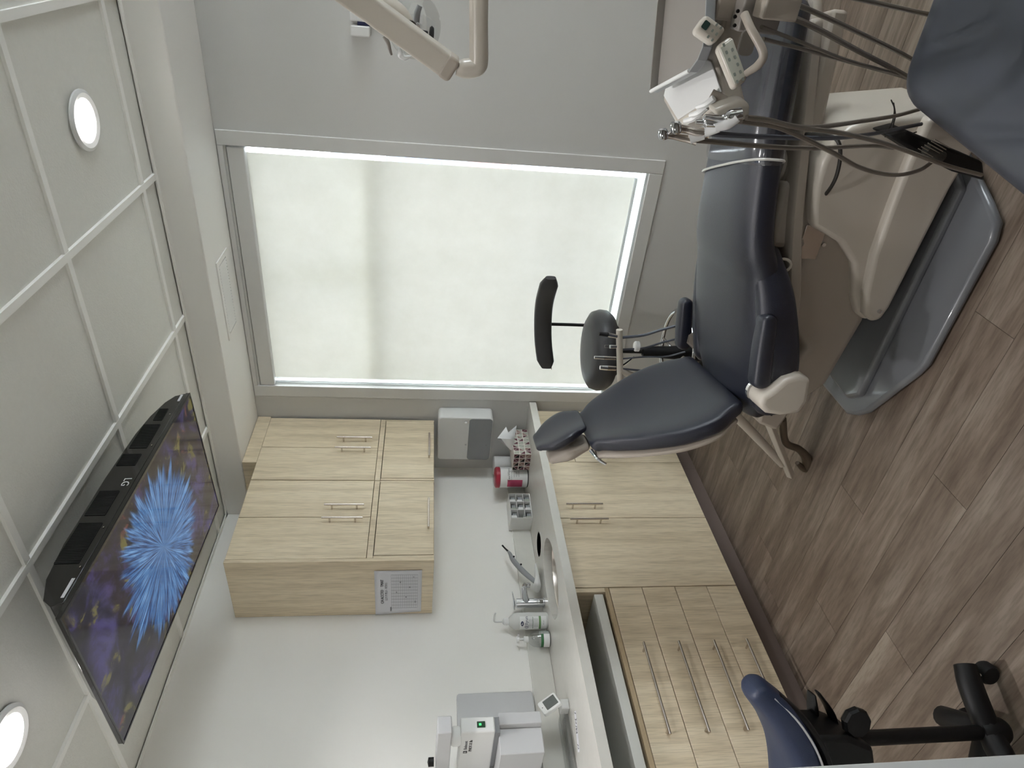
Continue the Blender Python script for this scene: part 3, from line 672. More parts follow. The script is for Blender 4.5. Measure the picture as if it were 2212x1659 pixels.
# soap bottles
sb = thing('soap_bottle', 'tall white hand lotion pump bottle with a green band beside the tap', 'pump bottle', (-2.655, 1.898, ZW))
SX, SY = -2.655, 1.898
obj('bottle', lathe([(0, 0.0), (0.036, 0.0), (0.040, 0.006), (0.040, 0.14), (0.037, 0.158), (0.024, 0.176), (0.014, 0.184), (0, 0.184)], (SX, SY, ZW), 36, sy=0.95), M_frost, sb)
obj('collar', lathe([(0, 0.184), (0.0145, 0.184), (0.0165, 0.190), (0.0155, 0.205), (0.009, 0.212), (0, 0.212)], (SX, SY, ZW), 20), M_white, sb)
obj('pump', tube([(SX, SY, ZW + 0.21), (SX, SY, ZW + 0.245), (SX + 0.012, SY + 0.004, ZW + 0.251), (SX + 0.044, SY + 0.012, ZW + 0.249), (SX + 0.047, SY + 0.013, ZW + 0.244)], [0.0042, 0.0042, 0.005, 0.004, 0.003], 10), M_white, sb)
wrap(sb, 'label_patch', SX, SY, 0.0405, -95, -5, ZW + 0.010, ZW + 0.135, M_white)
wrap(sb, 'green_band', SX, SY, 0.0409, -95, -5, ZW + 0.036, ZW + 0.046, M_green)
wrap(sb, 'rule', SX, SY, 0.0409, -90, -10, ZW + 0.073, ZW + 0.075, M_greend)
curved_text('@lIyun', 0.021, M_navyink, sb, SX, SY, 0.0410, -48, ZW + 0.104)
for k in range(3): curved_text('- lotion soap -', 0.007, M_inkl, sb, SX, SY, 0.0410, -48, ZW + 0.092 - 0.007 * k)
for k in range(3): curved_text('gentle for hands', 0.006, M_inkl, sb, SX, SY, 0.0410, -48, ZW + 0.067 - 0.007 * k)
curved_text('473 ml', 0.007, M_inkl, sb, SX, SY, 0.0410, -48, ZW + 0.024)
bm = lathe([(0, 0), (0.011, 0), (0.011, 0.0006), (0, 0.0006)], (0, 0, 0), 20, sx=1.0, sy=0.62)
a = math.radians(-52); obj('oval_logo', bm, M_navyink, sb, M=frame((SX + 0.0405 * math.cos(a), SY + 0.0405 * math.sin(a), ZW + 0.124), (-math.sin(a), math.cos(a), 0), (0, 0, 1)))
text('Ro', 0.010, M_white, sb, frame((SX + 0.0415 * math.cos(a), SY + 0.0415 * math.sin(a), ZW + 0.124), (-math.sin(a), math.cos(a), 0), (0, 0, 1)))
s2 = thing('soap_bottle', 'short clear hand soap bottle with a dark green band, nearest the dental x-ray unit', 'pump bottle', (-2.668, 1.806, ZW))
SX, SY = -2.662, 1.806
obj('bottle', lathe([(0, 0), (0.032, 0), (0.037, 0.006), (0.038, 0.04), (0.034, 0.075), (0.022, 0.094), (0.013, 0.100), (0, 0.100)], (SX, SY, ZW), 32), M_clear, s2)
obj('soap', lathe([(0, 0.003), (0.030, 0.003), (0.035, 0.008), (0.036, 0.045), (0, 0.045)], (SX, SY, ZW), 32), mat('clear_soap', rgb(220, 228, 222), 0.2, alpha=0.5), s2)
wrap(s2, 'green_band', SX, SY, 0.0388, -100, 0, ZW + 0.034, ZW + 0.046, M_greend)
wrap(s2, 'label_patch', SX, SY, 0.0386, -100, 0, ZW + 0.006, ZW + 0.033, M_white)
obj('pump', lathe([(0, 0.100), (0.013, 0.100), (0.014, 0.118), (0.006, 0.122), (0.006, 0.140), (0.016, 0.143), (0.015, 0.153), (0, 0.155)], (SX, SY, ZW), 20), M_white, s2)
obj('nozzle', tube([(SX, SY, ZW + 0.148), (SX + 0.03, SY + 0.01, ZW + 0.147)], [0.006, 0.004], 8), M_white, s2)
# small tilted screen
tm_ = thing('thermometer', 'small white square digital thermometer leaning on the splashback', 'thermometer', (-2.52, 1.40, ZW))
TF = frame((-2.545, 1.405, ZW + 0.076), (0.50, -0.02, 0.0), (-0.10, 0.15, 0.42)) @ Matrix.Rotation(math.radians(-17), 4, 'Z')
a_, b_ = Vector((-0.9, 0.42, 0.0)), Vector((0, 0, 1))
TF = frame((-2.490, 1.403, ZW + 0.083), (-0.30, 0.93, 0.0), (-0.45, -0.10, 0.88)) @ Matrix.Rotation(math.radians(16), 4, 'Z')
obj('case', prism(rrect(-0.036, 0.036, -0.040, 0.040, 0.008), 'z', -0.014, 0.0), M_white, tm_, M=TF, bevel=0.002)
obj('screen', prism(rrect(-0.026, 0.026, -0.032, 0.020, 0.003), 'z', 0.0, 0.0008), M_lcdg, tm_, M=TF)
obj('button', lathe([(0, 0), (0.002, 0), (0.002, 0.001), (0, 0.001)], (0, 0.031, 0), 10), M_ink, tm_, M=TF)
obj('foot', bx(-2.545, -2.50, 1.385, 1.425, ZW, ZW + 0.035), M_white, tm_, bevel=0.004)
# clear tray with a taped label
ct = thing('clear_tray', 'clear plastic tray with a curved lid edge lying on the worktop', 'tray', (-2.58, 1.30, ZW))
obj('dish', prism(rrect(-2.70, -2.545, 1.08, 1.44, 0.03), 'z', ZW, ZW + 0.014), M_clear, ct, bevel=0.004)
obj('lid_edge', tube([(-2.548, 1.43, ZW + 0.014), (-2.530, 1.36, ZW + 0.02), (-2.528, 1.27, ZW + 0.02), (-2.545, 1.18, ZW + 0.018), (-2.60, 1.15, ZW + 0.016)], 0.0035, 8), M_clear, ct)
lb = thing('label_strip', 'white paper strip with slanted pen strokes taped to the worktop edge', 'label', (-2.45, 1.27, ZW))
LF = frame((-2.455, 1.268, ZW + 0.0016), (-0.53, -0.85, 0), (-0.85, 0.53, 0)) @ Matrix.Rotation(PI, 4, 'Z')
LF = frame((-2.455, 1.262, ZW + 0.001), (0.40, 0.92, 0), (-0.92, 0.40, 0))
obj('strip', bx(-0.062, 0.075, -0.016, 0.016, -0.0006, 0.0), M_paper, lb, M=LF, smooth=False)
for x_, s in ((-0.045, 'r/'), (0.012, 'H/'), (0.040, 'r('), (0.068, '/')): text(s, 0.028, M_ink, lb, LF @ Matrix.Translation((x_, -0.001, 0.0004)))

# ------------------------------------------------------------ dental x-ray unit on the left wall
xr = thing('xray_unit', 'white wall mounted dental x-ray control unit with a green switch above the worktop', 'x-ray unit', (-2.6, 1.3, 0.98))
obj('wall_plate', prism(rrect(1.05, 1.575, 0.980, 1.305, 0.012), 'x', XW + 0.001, XW + 0.028), M_lgrey, xr, bevel=0.002)
obj('upper_housing', bx(-2.70, -2.407, 1.258, 1.316, 1.186, 1.312), M_white, xr, bevel=0.006, seg=3)
obj('lower_housing', bx(-2.694, -2.432, 1.296, 1.342, 1.006, 1.166), M_lgrey, xr, bevel=0.003)
obj('side_cover', bx(-2.70, -2.46, 1.20, 1.2955, 1.004, 1.168), M_lgrey, xr, bevel=0.003)
obj('neck', bx(-2.69, -2.44, 1.27, 1.33, 1.164, 1.188), M_mgrey, xr, bevel=0.002)
obj('arm', bx(-2.66, -2.362, 1.236, 1.30, 1.346, 1.398), M_lgrey, xr, bevel=0.004)
obj('arm_collar', lathe([(0, 1.310), (0.030, 1.310), (0.034, 1.318), (0.034, 1.336), (0.028, 1.348), (0, 1.348)], (-2.46, 1.275, 0), 24), M_white, xr)
obj('arm_knob', lathe([(0, 0), (0.016, 0.0), (0.016, 0.02), (0, 0.024)], (-2.56, 1.236, 1.405), 16), M_black, xr)
sw = obj('switch', bx(-2.4065, -2.404, 1.274, 1.297, 1.222, 1.252), M_led, xr, bevel=0.001)
obj('lamp', bx(-2.404, -2.4035, 1.281, 1.289, 1.236, 1.245), M_ledhot, sw)
XL = lambda x, z: frame((x, 1.2575, z), (1, 0, 0), (0, 0, 1))
text('Belmont', 0.018, M_inkl, xr, XL(-2.495, 1.289)); text('PHOT-X IIs', 0.0165, M_ink, xr, XL(-2.500, 1.271))
obj('logo_square', bx(-2.552, -2.537, 1.2572, 1.258, 1.282, 1.297), M_ink, xr, smooth=False); text('B', 0.014, M_white, xr, frame((-2.5445, 1.2570, 1.2895), (1, 0, 0), (0, 0, 1)))

# ------------------------------------------------------------ television under the ceiling
tv = thing('television', 'large flat television hung face down under the ceiling with a blue burst on its screen', 'television', (-1.72, 1.55, 2.40))
TVM = frame((-1.464, 2.024, 2.300), (0.030, -0.96, 0.010), (-0.546, 0.010, -0.025))
TW, TH = 0.960, 0.546
obj('back_shell', prism(rrect(0, TW, 0, TH, 0.004), 'z', -0.014, -0.0012), M_gloss, tv, M=TVM, bevel=0.0015)
prof = [(0.004, -0.014), (0.02, -0.045), (0.06, -0.066), (0.14, -0.086), (0.24, -0.098), (0.46, -0.104), (0.72, -0.102), (0.84, -0.090), (0.905, -0.066), (0.925, -0.040), (0.915, -0.014)]
obj('rear_housing', prism([(a, b) for a, b in prof], 'y', 0.0005, 0.40), M_gloss, tv, M=TVM, bevel=0.002)
for s0, s1, d0, d1 in ((0.10, 0.165, 0.040, 0.068), (0.19, 0.315, 0.036, 0.088), (0.345, 0.40, 0.040, 0.094), (0.515, 0.615, 0.040, 0.094), (0.645, 0.79, 0.034, 0.094)):
    v = obj('vent', bx(s0, s1, -0.0012, 0.0004, -d1, -d0), M_vent, tv, M=TVM, smooth=False)
    bm = bmesh.new(); k = int((s1 - s0) / 0.006)
    for i in range(k): bx(s0 + i * 0.006 + 0.002, s0 + i * 0.006 + 0.004, -0.0022, -0.0012, -d1, -d0, bm)
    obj('louvre', bm, M_black, v, M=TVM, smooth=False, kind='stuff')
obj('wall_mount', bx(0.38, 0.60, 0.16, 0.36, -0.160, -0.105), M_black, tv, M=TVM, bevel=0.004)
obj('mount_pole', bx(-1.75, -1.68, 1.50, 1.57, 2.40, ZC), M_black, tv, bevel=0.003)
text('LG', 0.030, M_paper, tv, TVM @ frame((0.478, -0.0008, -0.036), (1, 0, 0), (0, 0, 1)))
for s0, s1, z in ((0.015, 0.055, 0.020), (0.84, 0.90, 0.022)):
    obj('sticker', bx(s0, s1, -0.0010, -0.0002, -z - 0.006, -z + 0.002), M_paper, tv, M=TVM, smooth=False)
for s0 in (0.13, 0.30, 0.66, 0.80): obj('screw', bx(s0, s0 + 0.005, -0.001, 0, -0.026, -0.023), M_steel, tv, M=TVM, smooth=False)
def screen_mat():
    m = bpy.data.materials.new('tv_picture'); m.use_nodes = True
    N = m.node_tree.nodes; L = m.node_tree.links; p = N['Principled BSDF']
    p.inputs['Base Color'].default_value = (0.006, 0.006, 0.008, 1); p.inputs['Roughness'].default_value = 0.08; p.inputs['Specular IOR Level'].default_value = 0.6
    uv = N.new('ShaderNodeUVMap'); uv.uv_map = 'UVMap'
    def V(op, a, b=None, sc=None):
        n = N.new('ShaderNodeVectorMath'); n.operation = op; L.new(a, n.inputs[0])
        if b is not None: n.inputs[1].default_value = b
        if sc is not None: n.inputs['Scale'].default_value = sc
        return n.outputs[1] if op == 'LENGTH' else n.outputs[0]
    def Mt(op, a, b, c=None):
        n = N.new('ShaderNodeMath'); n.operation = op
        for i, q in enumerate((a, b, c)):
            if q is None: continue
            if isinstance(q, (int, float)): n.inputs[i].default_value = q
            else: L.new(q, n.inputs[i])
        return n.outputs[0]
    def noise(vec, sc, det=4, dist=0.0, rough=0.6):
        n = N.new('ShaderNodeTexNoise'); n.inputs['Scale'].default_value = sc; n.inputs['Detail'].default_value = det; n.inputs['Distortion'].default_value = dist; n.inputs['Roughness'].default_value = rough
        L.new(vec, n.inputs['Vector']); return n.outputs['Fac']
    def ramp(f, *st):
        n = N.new('ShaderNodeValToRGB'); L.new(f, n.inputs['Fac']); e = n.color_ramp.elements
        e[0].position, e[0].color = st[0]; e[1].position, e[1].color = st[-1]
        for s in st[1:-1]: q = e.new(s[0]); q.color = s[1]
        return n.outputs[0]
    def mix(f, a, b, mode='MIX'):
        n = N.new('ShaderNodeMix'); n.data_type = 'RGBA'; n.blend_type = mode
        for s, q in (('Factor', f), ('A', a), ('B', b)):
            if isinstance(q, tuple) or isinstance(q, float): n.inputs[s].default_value = q
            else: L.new(q, n.inputs[s])
        return n.outputs['Result']
    c = V('SUBTRACT', V('MULTIPLY', uv.outputs[0], (0.96, 0.546, 0)), (0.46, 0.29, 0))
    c2 = V('MULTIPLY', c, (0.92, 1.0, 0)); r = V('LENGTH', c2); unit = V('NORMALIZE', c2)
    # rays: noise looked up along the direction from the burst's centre, changing slowly with radius
    cmb = N.new('ShaderNodeCombineXYZ'); L.new(Mt('MULTIPLY', r, 0.35), cmb.inputs[2])
    va = N.new('ShaderNodeVectorMath'); va.operation = 'ADD'; L.new(unit, va.inputs[0]); L.new(cmb.outputs[0], va.inputs[1])
    rays = noise(va.outputs[0], 30, 3); edge = noise(unit, 9, 6)
    rim = Mt('MULTIPLY_ADD', edge, 0.28, 0.115)
    inside = N.new('ShaderNodeMapRange'); inside.interpolation_type = 'SMOOTHSTEP'; L.new(Mt('SUBTRACT', rim, r), inside.inputs['Value']); inside.inputs['From Min'].default_value = -0.01; inside.inputs['From Max'].default_value = 0.035
    rc = ramp(rays, (0.34, rgb(22, 34, 72)), (0.5, rgb(44, 84, 130)), (0.68, rgb(98, 138, 178)))
    blot = noise(c, 7.0, 8, 0.6, 0.68); b2 = noise(V('ADD', c, (3.1, 1.7, 0)), 9, 8, 0.8, 0.65); b3 = noise(V('ADD', c, (7.4, 5.2, 0)), 6, 5, 1.0, 0.7)
    bg = ramp(blot, (0.42, rgb(18, 15, 20)), (0.52, rgb(26, 22, 38)), (0.62, rgb(52, 46, 84)), (0.76, rgb(48, 50, 88)))
    bg = mix(ramp(b2, (0.57, (0, 0, 0, 1)), (0.62, (1, 1, 1, 1))), bg, rgb(84, 80, 44))
    bg = mix(ramp(b3, (0.60, (0, 0, 0, 1)), (0.66, (1, 1, 1, 1))), bg, rgb(88, 48, 46))
    out = mix(inside.outputs[0], bg, rc)
    # seams between the panels of the picture
    sep = N.new('ShaderNodeSeparateXYZ'); L.new(uv.outputs[0], sep.inputs[0])
    out2 = out
    L.new(out2, p.inputs['Emission Color']); p.inputs['Emission Strength'].default_value = 0.75
    return m
bm = bmesh.new(); ul = bm.loops.layers.uv.new('UVMap')
q = [bm.verts.new(v) for v in ((0.006, 0.010, 0), (TW - 0.006, 0.010, 0), (TW - 0.006, TH - 0.006, 0), (0.006, TH - 0.006, 0))]
f = bm.faces.new(q)
for l, u in zip(f.loops, ((0, 0), (1, 0), (1, 1), (0, 1))): l[ul].uv = u
for v in bm.verts: v.co.z = -0.0006
me_s = obj('screen', bm, screen_mat(), tv, M=TVM, smooth=False)
fr = bx(0, 0.006, 0, TH, -0.0012, 0.001); bx(TW - 0.006, TW, 0, TH, -0.0012, 0.001, fr); bx(0.006, TW - 0.006, 0, 0.010, -0.0012, 0.001, fr); bx(0.006, TW - 0.006, TH - 0.006, TH, -0.0012, 0.001, fr)
obj('bezel', fr, M_gloss, tv, M=TVM, smooth=False)

# ------------------------------------------------------------ dental patient chair
CO, CA = Vector((-1.155, 1.74, 0.0)), math.radians(13)
ch = thing('dental_chair', 'navy vinyl dental patient chair with cream base covers on a grey floor plate', 'dental chair', tuple(CO), CA)
LM = Matrix.Translation(CO) @ Matrix.Rotation(CA, 4, 'Z')
# grey floor plate (world aligned)
out = [(-1.265, 1.70), (-1.235, 1.652), (-1.195, 1.615), (-0.975, 1.508), (-0.93, 1.493), (-0.545, 1.490), (-0.500, 1.505), (-0.465, 1.56), (-0.37, 1.74), (-0.36, 1.80), (-0.36, 2.02), (-0.42, 2.12), (-0.55, 2.14), (-0.95, 2.14), (-1.20, 2.02), (-1.265, 1.95)]
obj('floor_plate', prism(out, 'z', 0.001, 0.030), M_basegrey, ch, bevel=0.014, seg=4)
inn = [(-1.20, 1.70), (-1.155, 1.652), (-0.46, 1.645), (-0.40, 1.74), (-0.40, 2.00), (-0.46, 2.08), (-1.0, 2.08), (-1.18, 1.97)]
obj('plate_riser', prism(inn, 'z', 0.024, 0.056), M_basegrey, ch, bevel=0.012, seg=4)
# cream pedestal covers
P1 = [(-0.33, 0.058), (-0.46, 0.085), (-0.82, 0.100), (-0.868, 0.112), (-0.882, 0.140), (-0.862, 0.175), (-0.80, 0.215), (-0.70, 0.255), (-0.64, 0.32)] + [(p[0], p[2]) for p in ((-0.5976,1.6600,0.4198), (-0.5434,1.6600,0.4387), (-0.4811,1.6600,0.4542), (-0.4205,1.6600,0.4577), (-0.3668,1.6600,0.4440), (-0.3304,1.6600,0.4141), (-0.3106,1.6600,0.3717))] + [(-0.27, 0.10)]
obj('pedestal_cover', prism(P1, 'y', 1.66, 1.98), M_cream, ch, bevel=0.030, seg=5)
P1b = [(-0.28, 0.060), (-0.46, 0.088), (-0.82, 0.103), (-0.862, 0.113), (-0.872, 0.140), (-0.85, 0.172), (-0.78, 0.200), (-0.66, 0.225), (-0.52, 0.235), (-0.40, 0.240), (-0.29, 0.235)]
obj('side_moulding', prism(P1b, 'y', 1.632, 1.70), M_cream, ch, bevel=0.020, seg=4)
P2 = [(-0.52, 0.40), (-0.57, 0.440), (-0.70, 0.404), (-0.80, 0.40), (-0.90, 0.385), (-1.00, 0.270), (-1.10, 0.325), (-1.215, 0.315), (-1.235, 0.27), (-1.20, 0.20), (-1.14, 0.150), (-0.90, 0.118), (-0.75, 0.14)]
obj('lift_arm_cover', prism(P2, 'y', 1.69, 1.99), M_creamd, ch, bevel=0.03, seg=5)
for px, pz, py in ((-0.655, 0.352, 1.688), (-0.83, 0.135, 1.629)): obj('screw', lathe([(0, -0.004), (0.006, -0.004), (0.007, 0.002)], (px, py, pz), 12, axis='y'), M_chrome, ch)
obj('joint_plate', bx(-0.70, -0.60, 1.684, 1.690, 0.36, 0.425), M_steel, ch, bevel=0.002)
# seat frame under the cushion
obj('seat_beam', cushion([(-0.02, -0.03, 0.395, 0.14, 0.022), (0.25, -0.04, 0.405, 0.15, 0.026), (0.55, -0.07, 0.465, 0.13, 0.022), (1.02, -0.08, 0.515, 0.10, 0.018)], ex=5), M_creamd, ch, M=LM)
obj('beam_housing', bx(0.46, 0.64, -0.17, 0.05, 0.405, 0.515), M_creamd, ch, M=LM, bevel=0.015)
obj('front_link', bx(0.62, 1.06, -0.16, -0.10, 0.430, 0.475), M_creamd, ch, M=LM, bevel=0.01)
obj('latch_ring', tube([(0.42 + 0.018 * math.cos(a), -0.215, 0.49 + 0.024 * math.sin(a)) for a in [2 * PI * k / 14 for k in range(14)]], 0.004, 8, smooth=False, closed=True), M_cream, ch, M=LM)
# upholstery
SEAT = [(-0.03, 0.01, 0.440, 0.20, 0.050), (0.10, 0.01, 0.468, 0.245, 0.056), (0.25, 0.01, 0.495, 0.255, 0.056), (0.38, -0.01, 0.530, 0.235, 0.054), (0.50, -0.05, 0.580, 0.205, 0.050), (0.75, -0.075, 0.600, 0.175, 0.047), (1.03, -0.08, 0.598, 0.160, 0.047)]
obj('seat_cushion', cushion(SEAT, n=36, ex=3.4, crown=0.15), M_navy, ch, M=LM)
obj('thigh_bolster', cushion([(0.02, -0.235, 0.442, 0.035, 0.060), (0.15, -0.248, 0.462, 0.040, 0.062), (0.32, -0.235, 0.500, 0.036, 0.054), (0.44, -0.205, 0.540, 0.026, 0.040)], n=20, ex=2.4), M_navy, ch, M=LM)
obj('thigh_bolster', cushion([(0.02, 0.24, 0.442, 0.035, 0.060), (0.15, 0.252, 0.462, 0.040, 0.062), (0.32, 0.225, 0.500, 0.036, 0.054), (0.44, 0.165, 0.540, 0.026, 0.040)], n=20, ex=2.4), M_navy, ch, M=LM)
obj('foot_cover', cushion([(0.70, -0.072, 0.600, 0.185, 0.054), (0.86, -0.078, 0.602, 0.175, 0.053), (1.04, -0.08, 0.600, 0.165, 0.052)], n=36, ex=3.4, crown=0.15), M_pvc, ch, M=LM, label='clear plastic cover over the foot end')
def section(x, yc, z, w, h, n=36, ex=3.4, crown=0.15, skew=0.0):
    pts = []
    for k in range(n):
        a = 2 * PI * k / n; c, s = math.cos(a), math.sin(a); u = math.copysign(abs(c) ** (2 / ex), c); v = math.copysign(abs(s) ** (2 / ex), s)
        vv = v * h + (crown * (1 - u * u) * h if v > 0 else 0); pts.append((x + skew * u, yc + u * w, z + vv))
    return pts
obj('cover_hem', tube(section(0.665, -0.07, 0.599, 0.186, 0.054, skew=-0.03), 0.0035, 6, smooth=False, closed=True), M_pvcedge, ch, M=LM)
# backrest, from top to bottom so that its crown faces the patient
BACK = [(-0.212, 0.035, 0.905, 0.125, 0.036), (-0.190, 0.035, 0.865, 0.165, 0.042), (-0.152, 0.035, 0.775, 0.222, 0.046), (-0.112, 0.035, 0.680, 0.262, 0.048), (-0.068, 0.025, 0.595, 0.262, 0.048), (-0.030, 0.015, 0.535, 0.225, 0.044)]
obj('backrest', cushion(BACK, n=44, ex=3.4, dish=0.95), M_navy, ch, M=LM)
obj('backrest_shell', cushion([(x - 0.042, y, z - 0.008, w * 0.98, h * 0.45) for x, y, z, w, h in BACK], n=36, ex=2.8), M_creamd, ch, M=LM)
# headrest
obj('headrest', cushion([(-0.262, 0.040, 1.082, 0.055, 0.020), (-0.238, 0.040, 1.045, 0.092, 0.030), (-0.205, 0.040, 0.998, 0.098, 0.032), (-0.185, 0.040, 0.955, 0.075, 0.022)], n=30, ex=2.5, dish=0.75), M_navy, ch, M=LM)
obj('headrest_bracket', cushion([(-0.302, 0.010, 1.040, 0.040, 0.018), (-0.272, 0.010, 0.990, 0.062, 0.028), (-0.250, 0.010, 0.935, 0.045, 0.020)], n=20, ex=2.6), M_creamd, ch, M=LM)
obj('headrest_knob', lathe([(0, 0), (0.022, 0), (0.028, 0.006), (0.028, 0.020), (0.018, 0.026), (0, 0.026)], (0, 0, 0), 20), M_creamd, ch, M=LM @ frame((-0.298, 0.0, 0.985), (0.0, 1, 0), (-0.5, 0, 0.86)))
obj('release_lever', tube([(-0.245, -0.055, 0.925), (-0.262, -0.085, 0.905), (-0.275, -0.095, 0.880)], [0.007, 0.005, 0.005], 10), M_chrome, ch, M=LM)
# armrests and pivots
def arm(s, x0, x1, y, zt):
    obj('armrest', cushion([(x0, y, zt - 0.036, 0.030, 0.027), ((x0 + x1) / 2, y, zt - 0.026, 0.031, 0.026), (x1 - 0.01, y, zt - 0.020, 0.028, 0.023)], n=24, ex=3.4), M_navy, ch, M=LM)
arm(-1, 0.095, 0.285, -0.262, 0.548)
arm(1, 0.01, 0.175, 0.335, 0.545)
PV = [(0.012, 0.392), (0.004, 0.45), (0.010, 0.495), (0.032, 0.522), (0.062, 0.520), (0.085, 0.490), (0.118, 0.462), (0.132, 0.420), (0.122, 0.384), (0.05, 0.378)]
obj('pivot_casting', prism(PV, 'y', -0.315, -0.225), M_cream, ch, M=LM, bevel=0.018, seg=5)
obj('pivot_ring', lathe([(0, 0), (0.036, 0), (0.036, 0.012), (0, 0.012)], (0.045, -0.225, 0.485), 24, axis='y'), M_chrome, ch, M=LM)
obj('pivot_casting', prism([(a, b + 0.0) for a, b in PV], 'y', 0.27, 0.270), M_cream, ch, M=LM, bevel=0.018, seg=5)
obj('pivot_cap', lathe([(0, 0), (0.026, 0), (0.030, 0.004), (0.030, 0.012), (0, 0.012)], (0.01, 0.262, 0.460), 24, axis='y'), M_white, ch, M=LM)
obj('cap_emblem', tube([(0.01 + 0.012 * math.cos(a), 0.2605, 0.460 + 0.012 * math.sin(a)) for a in [2 * PI * k / 14 for k in range(14)]], 0.0016, 6, smooth=False, closed=True), M_ink, ch, M=LM)
# bars under the back
obj('tilt_tube', tube([(-1.2715,1.7200,0.4680), (-1.3075,1.7300,0.4034), (-1.4252,1.7500,0.2722), (-1.5590,1.7700,0.1281)], [0.014, 0.017, 0.016, 0.014], 14), M_cream, ch)
obj('tilt_bar', skin(bmesh.new(), []) if False else tube([(-1.2554,1.7000,0.3316), (-1.6264,1.7800,0.0660)], 0.016, 4, smooth=False), M_cream, ch, bevel=0.003)
obj('hinge_lug', prism([(-0.135, 0.33), (-0.11, 0.40), (-0.03, 0.40), (-0.02, 0.33), (-0.07, 0.30)], 'y', -0.12, 0.12), M_creamd, ch, M=LM, bevel=0.01)
obj('cable_strap', tube([(-1.3218,1.7400,0.2235), (-1.4427,1.7600,0.1601), (-1.5001,1.7900,0.0743), (-1.5541,1.8000,0.0178), (-1.6059,1.8000,0.0064), (-1.5690,1.7900,0.0551)], [0.014, 0.013, 0.014, 0.019, 0.016, 0.008], 12), mat('brown_strap', rgb(96, 84, 70), 0.5), ch)
# power and signal cables below the seat
for nm, P, r in (('cable', [(-0.5806,1.8500,0.3549), (-0.5510,1.7500,0.3795), (-0.5013,1.6600,0.4173), (-0.4485,1.6200,0.4328), (-0.3935,1.6100,0.4474), (-0.3553,1.6100,0.4690), (-0.3519,1.6500,0.4805), (-0.3642,1.7000,0.5079)], 0.005), ('cable', [(-0.6197,1.8500,0.3630), (-0.5964,1.7800,0.3834), (-0.5597,1.6900,0.4176)], 0.0022)):
    obj(nm, tube(P, r, 8), M_cable, ch)

# ------------------------------------------------------------ delivery arm and head
da = thing('delivery_unit', 'cream dental delivery unit with a grey tray, keypads and a swing arm beside the chair', 'delivery unit', (-0.1, 1.3, 0.42))
HX, HY = -0.470, 1.80
obj('pivot_hub', lathe([(0, 0.405), (0.045, 0.405), (0.060, 0.420), (0.060, 0.452), (0.052, 0.455), (0.052, 0.462), (0.058, 0.466), (0.058, 0.500), (0.050, 0.503), (0.050, 0.512), (0, 0.512)], (HX, HY, 0), 28), M_creamd, da)
obj('swing_arm', tube([(-0.4022,1.8198,0.4380), (-0.2385,1.9035,0.4380), (-0.0483,2.0134,0.4380)], [0.021, 0.020, 0.020], 10), M_creamd, da)
obj('post', tube([(0.085, 1.60, 0.42), (0.10, 1.585, 0.70), (0.10, 1.56, 0.92)], 0.027, 16), M_creamd, da)
obj('upper_arm', cushion([(0, 0, 0, 0.035, 0.028), (0.13, 0, 0.02, 0.035, 0.028), (0.27, 0, 0.035, 0.035, 0.026)], ex=3.5), M_creamd, da, M=Matrix.Translation((0.10, 1.56, 0.93)) @ Matrix.Rotation(math.radians(-110), 4, 'Z'))
# head box under the tray
obj('head_body', prism([(-0.262, 1.420), (-0.285, 1.300), (-0.200, 1.112), (-0.150, 1.195), (0.10, 1.215), (0.12, 1.43)], 'z', 0.958, 0.999), M_cream, da, bevel=0.007, seg=3)
obj('top_plate', prism([(-0.250, 1.412), (-0.270, 1.300), (-0.186, 1.130), (-0.153, 1.203), (-0.155, 1.405)], 'z', 0.999, 1.002), M_white, da, bevel=0.001)
obj('tray_post', bx(0.0, 0.06, 1.26, 1.32, 0.999, 1.032), M_creamd, da, bevel=0.004)
obj('head_housing', bx(-0.088, 0.12, 1.165, 1.23, 0.955, 1.028), M_creamd, da, bevel=0.004)
obj('side_bracket', bx(-0.098, 0.10, 1.128, 1.166, 0.935, 1.0), M_bracket, da, bevel=0.003)
for q in ((-0.0703,1.1270,1.0081), (-0.0780,1.1270,1.0103), (-0.0898,1.1270,1.0075)): obj('screw', lathe([(0, -0.0015), (0.0026, -0.0015), (0.003, 0.001)], q, 10, axis='y'), M_dark, da)
TZ = 1.046
TC = [p[:2] for p in ((-0.2339,1.3592,1.0460), (-0.1656,1.1733,1.0460), (-0.1440,1.1472,1.0460), (-0.1238,1.1379,1.0460), (-0.0985,1.1464,1.0460), (-0.0442,1.1818,1.0460))] + [(0.15, 1.17), (0.15, 1.42), (-0.09, 1.418)]
tr = obj('tray', prism(TC, 'z', TZ - 0.016, TZ - 0.012), M_mgrey, da, bevel=0.001)
TCC = Vector((0.0, 1.29)); obj('tray_mat', prism([tuple(TCC + (Vector(p) - TCC) * 0.955) for p in TC], 'z', TZ - 0.0115, TZ - 0.0095), M_bracket, da)
P = [(x, y, TZ) for x, y in TC]
bm = bmesh.new(); n = len(P)
for i in range(n):
    a, b = Vector(P[i]), Vector(P[(i + 1) % n]); d = (b - a).normalized(); s = Vector((-d.y, d.x, 0)) * 0.0016
    rs = [ring(bm, [q + s + Vector((0, 0, -0.014)), q - s + Vector((0, 0, -0.014)), q - s + Vector((0, 0, 0.001)), q + s + Vector((0, 0, 0.001))]) for q in (a - d * 0.001, b + d * 0.001)]; skin(bm, rs)
obj('tray_edge', tube([TC[0] + (TZ + 0.001,), TC[1] + (TZ + 0.001,)], 0.0035, 8), M_white, da)
obj('back_rim', skin(bmesh.new(), []) if False else prism([TC[0], TC[-1], TC[-2], (TC[-2][0], TC[-2][1] - 0.004), (TC[-1][0], TC[-1][1] - 0.004), (TC[0][0] + 0.003, TC[0][1] - 0.003)], 'z', TZ - 0.014, TZ + 0.004), M_bracket, da)
